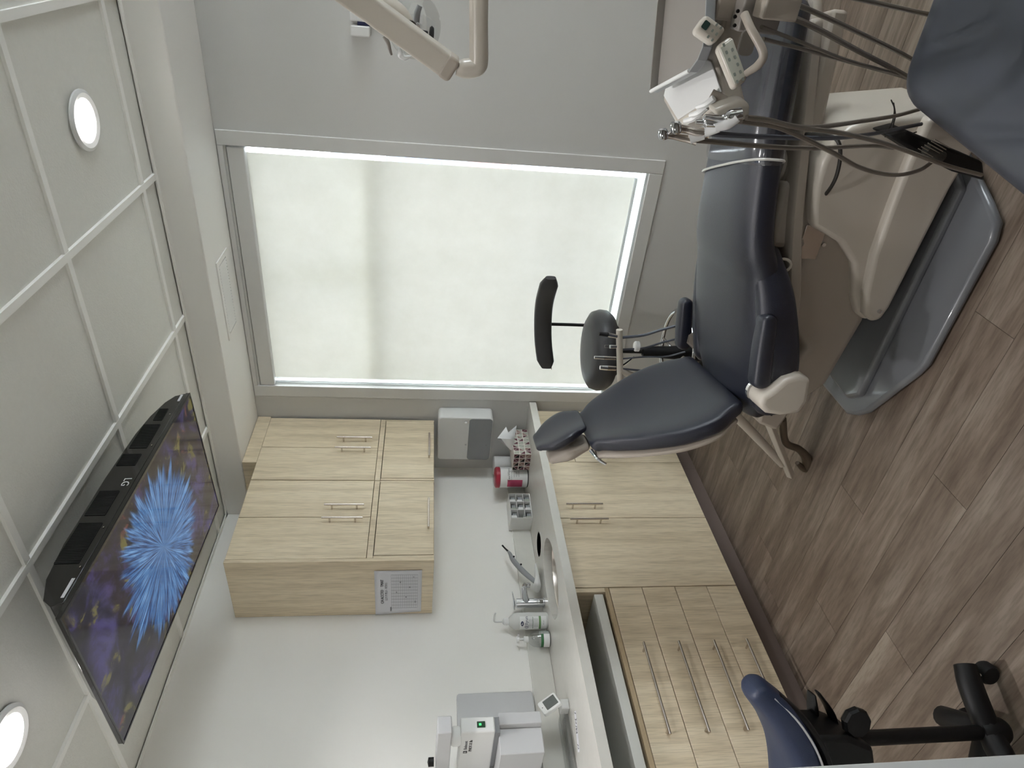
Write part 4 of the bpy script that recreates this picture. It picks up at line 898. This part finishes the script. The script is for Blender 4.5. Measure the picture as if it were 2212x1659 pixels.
obj('tray_rim', bm, M_mgrey, da, bevel=0.0006, kind=None)
# keypads: tilted slabs facing the operator
def pad(name, quad, thick, m):
    """quad: four face corners in order; slab extends behind them"""
    q = [Vector(p) for p in quad]; n = (q[1] - q[0]).cross(q[3] - q[0]).normalized()
    if n.y > 0: n = -n
    bm = bmesh.new(); skin(bm, [ring(bm, q), ring(bm, [p - n * thick for p in q])])
    return obj(name, bm, m, da, bevel=0.007, seg=4), n
K1 = [(-0.1144,1.0850,1.0448), (-0.0987,1.0900,1.0230), (-0.1533,1.0600,0.9923), (-0.1683,1.0550,1.0115)]
k1, n1 = pad('keypad', K1, 0.022, M_cream)
q = [Vector(p) for p in K1]; cc = sum(q, Vector()) / 4
bm = bmesh.new(); qq = [cc + (p - cc) * 0.84 + n1 * 0.0008 for p in q]; skin(bm, [ring(bm, qq), ring(bm, [p - n1 * 0.002 for p in qq])])
mb = obj('membrane', bm, M_membrane, k1, bevel=0.001)
FK = frame(cc + n1 * 0.001, q[2] - q[1], (q[0] - q[1])); 
if FK.to_3x3().col[2].dot(n1) < 0: FK = frame(cc + n1 * 0.001, q[2] - q[1], (q[1] - q[0]))
for i in range(6):
    for j in range(2):
        if (i * 2 + j) in (1, 6): continue
        obj('button', prism(rrect(-0.0026, 0.0026, -0.0018, 0.0018, 0.0012, 3), 'z', -0.0003, 0.0004), M_button, k1, M=FK @ Matrix.Translation((-0.028 + 0.0115 * i, -0.005 + 0.0095 * j, 0)))
K2 = [(-0.0987,1.0950,1.0823), (-0.0752,1.1000,1.0679), (-0.0921,1.0900,1.0331), (-0.1141,1.0850,1.0493)]
k2, n2 = pad('keypad', K2, 0.030, M_cream)
q = [Vector(p) for p in K2]; cc = sum(q, Vector()) / 4
FK = frame(cc + n2 * 0.0006, q[1] - q[0], q[0] - q[3])
if FK.to_3x3().col[2].dot(n2) < 0: FK = frame(cc + n2 * 0.0006, q[0] - q[1], q[0] - q[3])
obj('display', prism(rrect(-0.006, 0.006, 0.004, 0.014, 0.002, 3), 'z', -0.0003, 0.0005), M_lcd, k2, M=FK)
for i in range(3):
    for j in range(2): obj('button', prism(rrect(-0.0022, 0.0022, -0.0016, 0.0016, 0.001, 3), 'z', -0.0003, 0.0004), M_button, k2, M=FK @ Matrix.Translation((-0.010 + 0.010 * i, -0.004 - 0.008 * j, 0)))
obj('grab_handle', tube([(-0.0707,1.0900,1.0124), (-0.0874,1.0700,1.0051), (-0.1141,1.0500,0.9860), (-0.1305,1.0500,0.9866), (-0.1473,1.0600,0.9994)], [0.0062, 0.0062, 0.0065, 0.0065, 0.005], 12), M_creamd, da)
obj('side_block', bx(-0.075, 0.02, 1.085, 1.127, 0.93, 0.985), M_creamd, da, bevel=0.003)
obj('drawer_pull', prism(rrect(-0.018, 0.018, -0.012, 0.012, 0.008), 'z', 0, 0.006), M_bracket, da, M=frame((-0.1090,1.1000,0.9935), (1, 0, 0), (0, 0, 1)), bevel=0.001)
# handpiece holder
obj('holder_arm', tube([(-0.1942,1.1400,1.0135), (-0.2002,1.1300,0.9953), (-0.2052,1.1100,0.9853)], [0.010, 0.010, 0.012], 12), M_creamd, da)
HB = [Vector(p) for p in ((-0.2102,1.0950,1.0204), (-0.1910,1.0950,0.9796), (-0.1945,1.0950,0.9611), (-0.2163,1.0850,0.9592), (-0.2219,1.0850,0.9758), (-0.2195,1.0950,1.0107))]; bm = bmesh.new(); skin(bm, [ring(bm, HB), ring(bm, [p + Vector((0.004, 0.030, 0.004)) for p in HB])])
obj('holder_block', bm, M_cream, da, bevel=0.007, seg=4)
for k, q in enumerate(((-0.2428,1.1600,1.0406), (-0.2311,1.1500,1.0369), (-0.2152,1.1400,1.0321))):
    obj('holder_finger', tube([Vector(q), Vector(q) + Vector((0.008, -0.012, -0.010)), Vector(q) + Vector((0.020, -0.02, -0.018))], [0.004, 0.006, 0.006], 8), M_white, da)

def handpiece(name, label, cat, body, radii, head, hose, mb=M_steel, hr=0.0045, hm=M_hose, grp=None, headr=None):
    t = thing(name, label, cat, body[0], group=grp)
    obj('body', tube(body, radii, 14), mb, t)
    if head is not None:
        o, ax_, r, h = head
        F = frame(o, Vector(ax_).cross(Vector((0.3, 1, 0.2))), Vector(ax_).cross(Vector(ax_).cross(Vector((0.3, 1, 0.2)))))
        obj('head', lathe([(0, -h), (r * 0.7, -h), (r, -h * 0.7), (r, h * 0.6), (r * 0.8, h), (0, h)], (0, 0, 0), 18), M_chrome, t, M=F)
    obj('hose', tube(hose, hr, 8), hm, t)
    return t
G = 'handpieces on the delivery unit'
H1 = handpiece('handpiece', 'steel contra-angle handpiece reaching furthest up from the holder', 'handpiece', [(-0.2619,1.1150,1.0283), (-0.2614,1.1200,1.0472), (-0.2591,1.1200,1.0681), (-0.2576,1.1200,1.0789)], [0.0085, 0.0065, 0.0055, 0.0065], ((-0.2574,1.1200,1.0863), (0.85, 0.1, 0.25), 0.0085, 0.0085), [(-0.2619,1.1150,1.0283), (-0.2661,1.1300,0.9764), (-0.2765,1.1700,0.8798), (-0.2918,1.2500,0.7357), (-0.3358,1.5000,0.4541), (-0.3639,1.6200,0.3082)], hm=M_hose, grp=G)
obj('collar', tube([(-0.2605,1.1150,1.0409), (-0.2503,1.1100,1.0209)], 0.0085, 14), M_white, H1)
H2 = handpiece('handpiece', 'steel contra-angle handpiece second from the window in the holder', 'handpiece', [(-0.2482,1.1100,1.0134), (-0.2474,1.1100,1.0338), (-0.2460,1.1150,1.0486), (-0.2448,1.1150,1.0626)], [0.0085, 0.0075, 0.0065, 0.007], ((-0.2445,1.1150,1.0691), (0.85, 0.1, 0.25), 0.0095, 0.0095), [(-0.2482,1.1100,1.0134), (-0.2525,1.1300,0.9469), (-0.2608,1.1800,0.8363), (-0.2706,1.2500,0.7055), (-0.2938,1.4200,0.5189), (-0.2961,1.5200,0.3831), (-0.2908,1.5600,0.3057)], hm=M_hosed, grp=G)
obj('collar', tube([(-0.2488,1.1100,1.0213), (-0.2347,1.1000,1.0030)], [0.0080, 0.0090], 14), M_white, H2)
H3 = handpiece('handpiece', 'dark chrome motor handpiece lying in the middle of the holder', 'handpiece', [(-0.2275,1.1000,1.0050), (-0.2276,1.1000,1.0265), (-0.2287,1.1000,1.0318), (-0.2295,1.1000,1.0435)], [0.0100, 0.0095, 0.005, 0.0035], None, [(-0.2275,1.1000,1.0050), (-0.2234,1.1000,0.9677), (-0.2289,1.1200,0.9169), (-0.2427,1.1500,0.8566), (-0.2824,1.2000,0.7366), (-0.3306,1.2800,0.6051), (-0.3611,1.3600,0.4700), (-0.3654,1.4300,0.3611), (-0.3560,1.5000,0.2772)], mb=M_chrome, hm=M_hose, grp=G)
H4 = handpiece('air_water_syringe', 'chrome and black syringe in the holder slot nearest the keypads', 'syringe', [(-0.2091,1.0850,0.9781), (-0.2131,1.0850,0.9926), (-0.2194,1.0900,1.0047), (-0.2187,1.0900,1.0348)], [0.0105, 0.0105, 0.006, 0.004], None, [(-0.2140,1.0850,0.9671), (-0.2185,1.1000,0.9208), (-0.2313,1.1300,0.8529), (-0.2515,1.2000,0.7119), (-0.2818,1.2700,0.5617), (-0.3246,1.3300,0.3867), (-0.3529,1.3800,0.2459)], mb=M_chrome, hm=M_hose, grp=G)
H5 = handpiece('scaler_handpiece', 'cream scaler handpiece lowest in the holder by the tray corner', 'scaler', [(-0.2128,1.0800,0.9852), (-0.2262,1.0850,0.9967), (-0.2343,1.0900,1.0123)], [0.009, 0.009, 0.006], None, [(-0.2213,1.0900,0.9723), (-0.2342,1.1400,0.8811), (-0.2439,1.2000,0.7789), (-0.2615,1.3800,0.5774), (-0.2700,1.5200,0.4069), (-0.2573,1.5600,0.3220)], mb=M_white, hm=M_hose, grp=G)
# hoses that hang from the head to the junction box on the right
jb = thing('hose_bundle', 'bundle of grey hoses hanging from the delivery head down to the floor box', 'hoses', (-0.05, 1.2, 0.5))
for P, r in (([(-0.0467,1.1000,1.0033), (-0.0563,1.1800,0.8918), (-0.0969,1.3400,0.6793), (-0.1499,1.5200,0.4285), (-0.1980,1.5600,0.2797)], 0.0045), ([(-0.0637,1.1000,0.9758), (-0.0808,1.1800,0.8667), (-0.1265,1.3300,0.6725), (-0.1805,1.5000,0.4436), (-0.2275,1.5500,0.2955)], 0.0052), ([(-0.0860,1.1000,0.9759), (-0.1107,1.1800,0.8557), (-0.1419,1.3000,0.7018), (-0.1828,1.5000,0.4481), (-0.2095,1.5600,0.2977)], 0.0032), ([(-0.1019,1.1000,0.9685), (-0.1205,1.1900,0.8472), (-0.1464,1.3200,0.6890), (-0.1880,1.5200,0.4332), (-0.2157,1.5700,0.2877)], 0.0032), ([(-0.0403,1.3500,0.7435), (-0.0527,1.4500,0.5855), (-0.0680,1.5800,0.3780), (-0.0764,1.6000,0.2559)], 0.0048)):
    obj('hose', tube(P, r, 8), M_hose, jb)
obj('ribbed_plug', bmesh.new() if False else tube([(-0.3246,1.4600,0.3435), (-0.3402,1.4600,0.2945)], 0.012, 12), M_cable, jb)
for k in range(6): obj('rib', tube([Vector((-0.3126,1.4500,0.3584)) + Vector((0.0045 * k - 0.01, 0, -0.006 * k + 0.012)), Vector((-0.3281,1.4500,0.3134)) + Vector((0.0045 * k - 0.01, 0, -0.006 * k + 0.012))], 0.0012, 6), M_hose, jb)
fb = thing('floor_box', 'dark hose connection box on the floor behind the blue-grey stool seat', 'junction box', (-0.10, 1.60, 0.0))
FBP = [Vector(p) for p in ((-0.3131,1.5000,0.4148), (-0.2986,1.5000,0.3710), (-0.3530,1.5000,0.1496), (-0.3982,1.5000,0.1184), (-0.3818,1.5000,0.2150), (-0.3482,1.5000,0.3235))]; bm = bmesh.new(); skin(bm, [ring(bm, FBP), ring(bm, [p + Vector((0, 0.09, 0)) for p in FBP])])
obj('box', bm, M_black, fb, bevel=0.008)
obj('foot', bx(-0.20, -0.05, 1.51, 1.58, 0.0, 0.25), M_black, fb)
for P in ([(-0.2377,1.5200,0.4332), (-0.2572,1.5300,0.4101), (-0.2862,1.5400,0.3954), (-0.3053,1.5400,0.3987), (-0.3244,1.5500,0.3913)], [(-0.2478,1.5500,0.4043), (-0.2754,1.5500,0.3870), (-0.3011,1.5500,0.3800), (-0.3217,1.5500,0.3524), (-0.3073,1.5500,0.3165)]):
    obj('wire', tube(P, 0.0016, 6), M_cable, fb)

# ------------------------------------------------------------ blue-grey seat close to the camera
cs2 = thing('stool', 'blue-grey padded stool seat with a rounded corner, closest thing at the lower right edge', 'stool', (0.02, 1.12, 0.0))
def roundpoly(P, r, k=8):
    out = []; n = len(P)
    for i in range(n):
        a, b, c = Vector(P[i - 1]), Vector(P[i]), Vector(P[(i + 1) % n]); u, v = (a - b).normalized(), (c - b).normalized()
        half = math.acos(max(-1, min(1, u.dot(v)))) / 2; t = r / math.tan(half); p, q = b + u * t, b + v * t
        for j in range(k + 1):
            f = j / k; out.append(((1 - f) ** 2 * p + 2 * f * (1 - f) * b + f * f * q)[:])
    return out
SP = [(-0.335, 0.84), (-0.222, 1.475), (0.36, 1.50), (0.36, 0.84)]; SC = Vector((0.03, 1.16))
def sring(i, z):
    return [((x - SC.x) * (1 - i / 0.28) + SC.x, (y - SC.y) * (1 - i / 0.31) + SC.y, z) for x, y in roundpoly(SP, 0.085)]
bm = bmesh.new(); skin(bm, [ring(bm, sring(i, 0.40 + z)) for z, i in ((0.0, 0.03), (0.004, 0.012), (0.014, 0.002), (0.030, 0.0), (0.046, 0.003), (0.060, 0.012), (0.070, 0.028), (0.075, 0.055), (0.077, 0.09))])
obj('seat', bm, M_greyvinyl, cs2, angle=60)
obj('column', lathe([(0, 0.06), (0.028, 0.06), (0.028, 0.28), (0.018, 0.28), (0.018, 0.40), (0.06, 0.405), (0, 0.406)], (0.055, 1.185, 0), 20), M_black, cs2)
for k in range(5):
    a = 2 * PI * k / 5 + 0.3; ex_, ey = 0.055 + 0.20 * math.cos(a), 1.185 + 0.20 * math.sin(a)
    obj('base_arm', tube([(0.055, 1.185, 0.085), (ex_, ey, 0.070)], [0.020, 0.014], 10), M_black, cs2)
    obj('caster', lathe([(0, -0.011), (0.022, -0.011), (0.025, -0.006), (0.025, 0.006), (0.022, 0.011), (0, 0.011)], (ex_, ey, 0.0255), 16, axis='y'), M_rubber, cs2)

# ------------------------------------------------------------ operator stool, lower left
st = thing('operator_stool', 'operator stool with a dark blue contoured seat, black column and knob by the drawers', 'stool', (-1.50, 0.725, 0.0))
QX, QY = -1.50, 0.727
W_, F_ = (0.821, 0.570, 0.0), (-0.570, 0.821, 0.0)
SF = frame((QX - 0.005, QY, 0.0), W_, F_)
SEATP = [(-0.26, -0.01, 0.585, 0.08, 0.030), (-0.14, -0.03, 0.600, 0.092, 0.036), (0.0, -0.03, 0.615, 0.086, 0.040), (0.085, -0.025, 0.652, 0.070, 0.038), (0.138, -0.02, 0.700, 0.045, 0.030)]
obj('seat', cushion(SEATP, n=30, ex=2.6), M_navys, st, M=SF)
obj('seat_shell', cushion([(x - 0.004, y, z - h - 0.004, w * 0.98, 0.012) for x, y, z, w, h in SEATP], n=30, ex=3), M_black, st, M=SF)
obj('piping', tube([(x, y - w - 0.001, z - h * 0.55) for x, y, z, w, h in SEATP] , 0.0026, 8), M_lgrey, st, M=SF)
obj('tilt_mechanism', prism([(-0.12, 0.50), (-0.13, 0.58), (0.05, 0.60), (0.045, 0.50), (0.02, 0.44), (-0.05, 0.43)], 'y', -0.07, 0.07), M_black, st, M=SF, bevel=0.012)
obj('column', lathe([(0, 0.06), (0.0175, 0.06), (0.0175, 0.41), (0.023, 0.42), (0.023, 0.48), (0.018, 0.49), (0.018, 0.55), (0, 0.55)], (QX, QY, 0), 24), M_black, st)
obj('knob_stem', tube([(0.0, -0.01, 0.455), (0.06, -0.03, 0.470)], 0.010, 10), M_black, st, M=SF)
obj('knob', lathe([(0, -0.012), (0.030, -0.012), (0.034, -0.006), (0.034, 0.006), (0.030, 0.012), (0, 0.012)], (0.066, -0.045, 0.470), 9, axis='y'), M_black, st, M=SF, smooth=False)
obj('lever', cushion([(0.0, 0, 0, 0.018, 0.003), (0.05, 0, 0.010, 0.022, 0.003), (0.095, 0, 0.030, 0.012, 0.003)], n=14, ex=3), M_black, st, M=SF @ Matrix.Translation((0.02, 0.02, 0.475)) @ Matrix.Rotation(math.radians(-12), 4, 'Y'))
obj('lever', cushion([(0.0, 0, 0, 0.016, 0.004), (0.05, 0, 0.002, 0.024, 0.004), (0.09, 0, 0.006, 0.018, 0.003)], n=14, ex=3), M_black, st, M=SF @ Matrix.Translation((0.0, 0.05, 0.515)))
obj('hub', lathe([(0, 0.045), (0.026, 0.045), (0.032, 0.055), (0.032, 0.098), (0.022, 0.112), (0, 0.112)], (QX, QY, 0), 24), M_black, st)
for a in (66, 138, 205, 262):
    a = math.radians(a); ex_, ey = QX + 0.152 * math.cos(a), QY + 0.152 * math.sin(a); cx_, cy_ = QX + 0.128 * math.cos(a), QY + 0.128 * math.sin(a)
    obj('base_arm', tube([(QX, QY, 0.088), (QX + 0.10 * math.cos(a), QY + 0.10 * math.sin(a), 0.090), (ex_, ey, 0.084)], [0.029, 0.029, 0.026], 14), M_black, st)
    w = obj('caster', tube([(cx_, cy_, 0.082), (cx_, cy_, 0.052)], 0.006, 10), M_chrome, st)
    d = Vector((math.cos(a + 0.9), math.sin(a + 0.9), 0)); F = frame(Vector((cx_, cy_, 0.0275)) + d * 0.008, (0, 0, 1), d.cross(Vector((0, 0, 1))))
    obj('wheel', lathe([(0, -0.018), (0.022, -0.018), (0.0265, -0.010), (0.0265, 0.010), (0.022, 0.018), (0, 0.018)], (0, 0, 0), 20), M_rubber, w, M=F)

# ------------------------------------------------------------ assistant stool by the window
at = thing('assistant_stool', 'assistant stool with a round charcoal seat and a curved support pad before the window', 'stool', (-1.60, 2.64, 0.0))
AX, AY = -1.600, 2.620
def ZA(px): return px
obj('seat', lathe([(0, 0.598), (0.140, 0.598), (0.172, 0.606), (0.190, 0.630), (0.193, 0.660), (0.182, 0.692), (0.155, 0.708), (0.10, 0.714), (0, 0.716)], (AX, AY, 0), 44), M_charcoal, at, angle=60)
obj('seat_pan', lathe([(0, 0.575), (0.12, 0.575), (0.14, 0.597), (0, 0.598)], (AX, AY, 0), 32), M_black, at)
obj('column', lathe([(0, 0.10), (0.045, 0.10), (0.040, 0.16), (0.026, 0.40), (0.022, 0.44), (0.010, 0.445), (0.010, 0.576), (0, 0.576)], (AX, AY, 0), 24), M_black, at)
obj('height_lever', tube([(AX - 0.03, AY - 0.03, 0.545), (AX - 0.05, AY - 0.05, 0.54), (AX + 0.01, AY - 0.07, 0.50)], 0.006, 10), M_chrome, at)
obj('foot_ring', tube([(AX + 0.205 * math.cos(a), AY + 0.205 * math.sin(a), 0.270) for a in [2 * PI * k / 36 for k in range(36)]], 0.010, 10, smooth=False, closed=True), M_chrome, at)
for k in range(3):
    a = math.radians(100 + 120 * k); obj('ring_spoke', tube([(AX + 0.02 * math.cos(a), AY + 0.02 * math.sin(a), 0.270), (AX + 0.20 * math.cos(a), AY + 0.20 * math.sin(a), 0.270)], 0.006, 8), M_chrome, at)
obj('support_post', tube([(AX - 0.0, AY + 0.20, 0.55), (AX - 0.0, AY + 0.235, 0.66), (AX - 0.0, AY + 0.235, 0.90)], 0.008, 12), M_black, at)
obj('clamp', bx(AX - 0.022, AX + 0.022, AY + 0.215, AY + 0.255, 0.885, 0.91), M_mgrey, at, bevel=0.003)
PADZ = 0.955
pc = Vector((AX - 0.0, AY + 0.235, 0))
padp = [(-1.8257,2.8000,0.8543), (-1.6718,2.8400,0.8845), (-1.4890,2.8400,0.9022), (-1.3116,2.7800,0.8995)]
bm = bmesh.new(); pp = catmull(padp, 24); rr = []
for i, p_ in enumerate(pp):
    d = (pp[min(i + 1, len(pp) - 1)] - pp[max(i - 1, 0)]); d.z = 0; d.normalize(); s = Vector((-d.y, d.x, 0)); t = i / (len(pp) - 1); k = min(1, 6 * min(t, 1 - t) + 0.55)
    rr.append(ring(bm, [p_ + s * math.copysign(abs(math.cos(a)) ** 0.7, math.cos(a)) * 0.022 * k + Vector((0, 0, 1)) * math.copysign(abs(math.sin(a)) ** 0.6, math.sin(a)) * 0.044 * k for a in [2 * PI * j / 18 for j in range(18)]]))
skin(bm, rr); obj('support_pad', bm, M_charcoal, at)
obj('pad_lever', tube([(-1.7600,2.8300,0.8343), (-1.8530,2.8300,0.8199)], 0.002, 6), M_steel, at)
obj('pad_mount', tube([(AX - 0.0, AY + 0.235, 0.90), (-1.7389,2.8400,0.8476)], 0.010, 10), M_black, at)
for k in range(5):
    a = 2 * PI * k / 5 + 0.2; ex_, ey = AX + 0.26 * math.cos(a), AY + 0.26 * math.sin(a)
    obj('base_arm', tube([(AX, AY, 0.115), (ex_, ey, 0.075)], [0.024, 0.015], 10), M_black, at)
    obj('caster', lathe([(0, -0.012), (0.024, -0.012), (0.028, -0.006), (0.028, 0.006), (0.024, 0.012), (0, 0.012)], (ex_, ey, 0.0285), 16, axis='y'), M_rubber, at)

# ------------------------------------------------------------ assistant instruments beside the far armrest
ih = thing('instrument_holder', 'cream upright holder bar for suction tools on the window side of the chair', 'holder', (-1.2984,2.1200,0.7158))
obj('bar', tube([(-1.2121,2.1400,0.7404), (-1.2634,2.1300,0.7330), (-1.3410,2.1200,0.7187), (-1.4477,2.1000,0.7011)], 0.0125, 16), M_cream, ih, bevel=0)
obj('mounting_arm', tube([(-1.3775,2.1100,0.7122), (-1.4083,2.1200,0.6376), (-1.3761,2.1000,0.5267), (-1.2968,2.0800,0.4769)], [0.012, 0.014, 0.014, 0.014], 12), M_cream, ih)
obj('swivel', lathe([(0, 0), (0.016, 0), (0.020, 0.004), (0.020, 0.018), (0, 0.02)], (0, 0, 0), 18), M_white, ih, M=frame((-1.2839,2.1400,0.6674), (0, 1, 0), (1, 0, 0)))
G2 = 'suction tools in the assistant holder'
T = [('suction_handpiece', 'black-tipped suction handpiece, nearest the window end of the holder', (1332, 727), (1295, 721), 0.0085, M_chrome, [(-1.2404,2.1300,0.7246), (-1.2329,2.1400,0.6410), (-1.2113,2.1500,0.5690), (-1.1837,2.1500,0.4920)], 0.0055, M_rubber),
     ('suction_handpiece', 'short clear-ended suction handpiece, second from the window end of the holder', (1331, 749), (1306, 749), 0.0070, M_chrome, [(-1.2941,2.1300,0.7142), (-1.2909,2.1400,0.6287), (-1.2691,2.1500,0.5557), (-1.2408,2.1500,0.4721)], 0.0042, M_clear),
     ('suction_handpiece', 'longest chrome suction handpiece, third from the window end of the holder', (1330, 774), (1284, 772), 0.0068, M_steel, [(-1.3300,2.1200,0.7097), (-1.3250,2.1300,0.6241), (-1.3322,2.1500,0.5221), (-1.3081,2.1500,0.4514)], 0.0035, M_chrome),
     ('suction_handpiece', 'chrome handpiece with a round open end, furthest from the window in the holder', (1330, 796), (1297, 794), 0.0095, M_steel, [(-1.3707,2.1100,0.7042), (-1.3871,2.1300,0.5918), (-1.3687,2.1400,0.4973), (-1.3513,2.1500,0.4406)], 0.004, M_chrome)]
TP = [((-1.2285,2.1150,0.7540), (-1.2188,2.1100,0.7912), (-1.2161,2.1100,0.8256)), ((-1.2674,2.1050,0.7508), (-1.2652,2.1000,0.7760), (-1.2640,2.1000,0.7979)), ((-1.3132,2.0950,0.7464), (-1.3094,2.0900,0.7938), (-1.3086,2.0900,0.8320)), ((-1.3532,2.0850,0.7412), (-1.3489,2.0800,0.7762), (-1.3477,2.0800,0.8056))]
for (nm, lab, _, _, r, m_, hs, hr, tipm), (a, b, c_) in zip(T, TP):
    t = thing(nm, lab, 'suction tool', a, group=G2)
    obj('body', tube([a, b], [r * 0.9, r], 14), m_, t); obj('tip', tube([b, c_], [r, r * 0.85], 14), tipm, t)
    obj('hose', tube(hs, hr, 8), M_hosed, t)

# ------------------------------------------------------------ operating light arm and head
ol = thing('operating_light', 'cream jointed arm of the dental operating light with its clear-shielded head behind', 'light', (-0.3136,1.9000,1.4031))
A0, A1 = Vector((-0.3049,1.9000,1.4336)), Vector((-0.1248,1.9000,1.7436))
d = (A1 - A0).normalized(); s = Vector((0.1, 1, 0)).cross(d).normalized(); F = frame(A0, d, s)
L_ = (A1 - A0).length
obj('spring_arm', prism(rrect(-0.012, L_, -0.030, 0.030, 0.018), 'z', -0.026, 0.026), M_cream, ol, M=F, bevel=0.008, seg=4)
obj('end_cap', prism(rrect(-0.024, 0.012, -0.031, 0.031, 0.012), 'z', -0.0275, 0.0275), M_creamd, ol, M=F, bevel=0.008, seg=4)
obj('elbow', tube([(-0.3108,1.9000,1.4093), (-0.3105,1.9000,1.3912), (-0.3076,1.9000,1.3695), (-0.3009,1.9000,1.3541), (-0.2819,1.9000,1.3517), (-0.2126,1.9000,1.3563), (-0.0928,1.9000,1.3642)], [0.018, 0.024, 0.025, 0.025, 0.025, 0.024, 0.024], 20), M_cream, ol)
obj('pin', tube([(-0.2797,1.8900,1.4383), (-0.2737,1.8900,1.4432)], 0.004, 8), M_dark, ol)
obj('yoke', tube([(-0.1764,2.0500,1.6490), (-0.1905,2.0400,1.6006), (-0.2096,2.0300,1.5579), (-0.2431,2.0200,1.5269)], [0.016, 0.022, 0.020, 0.014], 14), M_cream, ol)
obj('yoke_knob', lathe([(0, -0.008), (0.018, -0.008), (0.018, 0.008), (0, 0.008)], (-0.2389,2.0000,1.5312), 18, axis='y'), M_amber, ol)
bm = lathe([(0.004, -0.02), (0.045, -0.012), (0.068, 0.006), (0.074, 0.022)], (0, 0, 0), 32)
sh_ = lathe([(0.003, 0), (0.04, 0.004), (0.070, 0.020), (0.088, 0.045), (0.086, 0.046), (0.068, 0.023), (0.04, 0.007), (0.003, 0.003)], (0, 0, 0), 32, sy=1.15)
bmesh.ops.scale(sh_, vec=(0.85, 0.85, 0.85), verts=sh_.verts)
bm.free()
obj('clear_shield', sh_, M_clear, ol, M=frame((-0.2570,2.1400,1.5235), (0.2, 0, 1), (1, 0, -0.2)))
obj('strap', tube([(-0.1908,2.0600,1.5075), (-0.2111,2.0600,1.5146), (-0.2448,2.0600,1.5167), (-0.2781,2.0600,1.5074)], [0.007, 0.009, 0.009, 0.006], 12), M_mgrey, ol)
obj('lamp_socket', bx(-0.030, 0.014, -0.012, 0.012, -0.012, 0.012), M_black, ol, M=frame((-0.2623,2.0500,1.4974), (0.87, 0.2, -0.1), (0, 0, 1)), bevel=0.003)
obj('reflector', lathe([(0, 0), (0.014, 0.002), (0.020, 0.010), (0.018, 0.012), (0, 0.004)], (-0.2470,2.0500,1.5039), 18), M_chrome, ol)
obj('handle_knob', lathe([(0, -0.005), (0.018, -0.005), (0.022, 0), (0.018, 0.005), (0, 0.005)], (0, 0, 0), 20), M_rubber, ol, M=frame((-0.2570,2.0500,1.4748), (0.87, 0.5, 0), (-0.4, 0.8, 0.1)))
obj('side_handle', tube([(-0.2709,2.0500,1.6023), (-0.2861,2.0500,1.5926), (-0.3040,2.0500,1.5877), (-0.3164,2.0500,1.5828)], [0.006, 0.006, 0.005, 0.003], 10), M_bracket, ol)
obj('shield_lip', tube([(-0.2974,2.0500,1.5625), (-0.3132,2.0500,1.5575), (-0.3194,2.0500,1.5473), (-0.3157,2.0500,1.5296)], [0.004, 0.010, 0.008, 0.003], 10), M_white, ol)
wb_ = thing('wall_bracket', 'small white two-part bracket with a dark slot on the window wall behind the light arm', 'bracket', (-0.36, YW, 1.72))
obj('lower_block', prism(rrect(-0.405, -0.366, 1.716, 1.792, 0.006), 'y', YW - 0.05, YW), M_white, wb_, bevel=0.005)
obj('upper_block', prism(rrect(-0.352, -0.318, 1.716, 1.792, 0.006), 'y', YW - 0.05, YW), M_white, wb_, bevel=0.005)
obj('slot', bx(-0.366, -0.352, YW - 0.040, YW - 0.002, 1.716, 1.765), M_navyink, wb_)
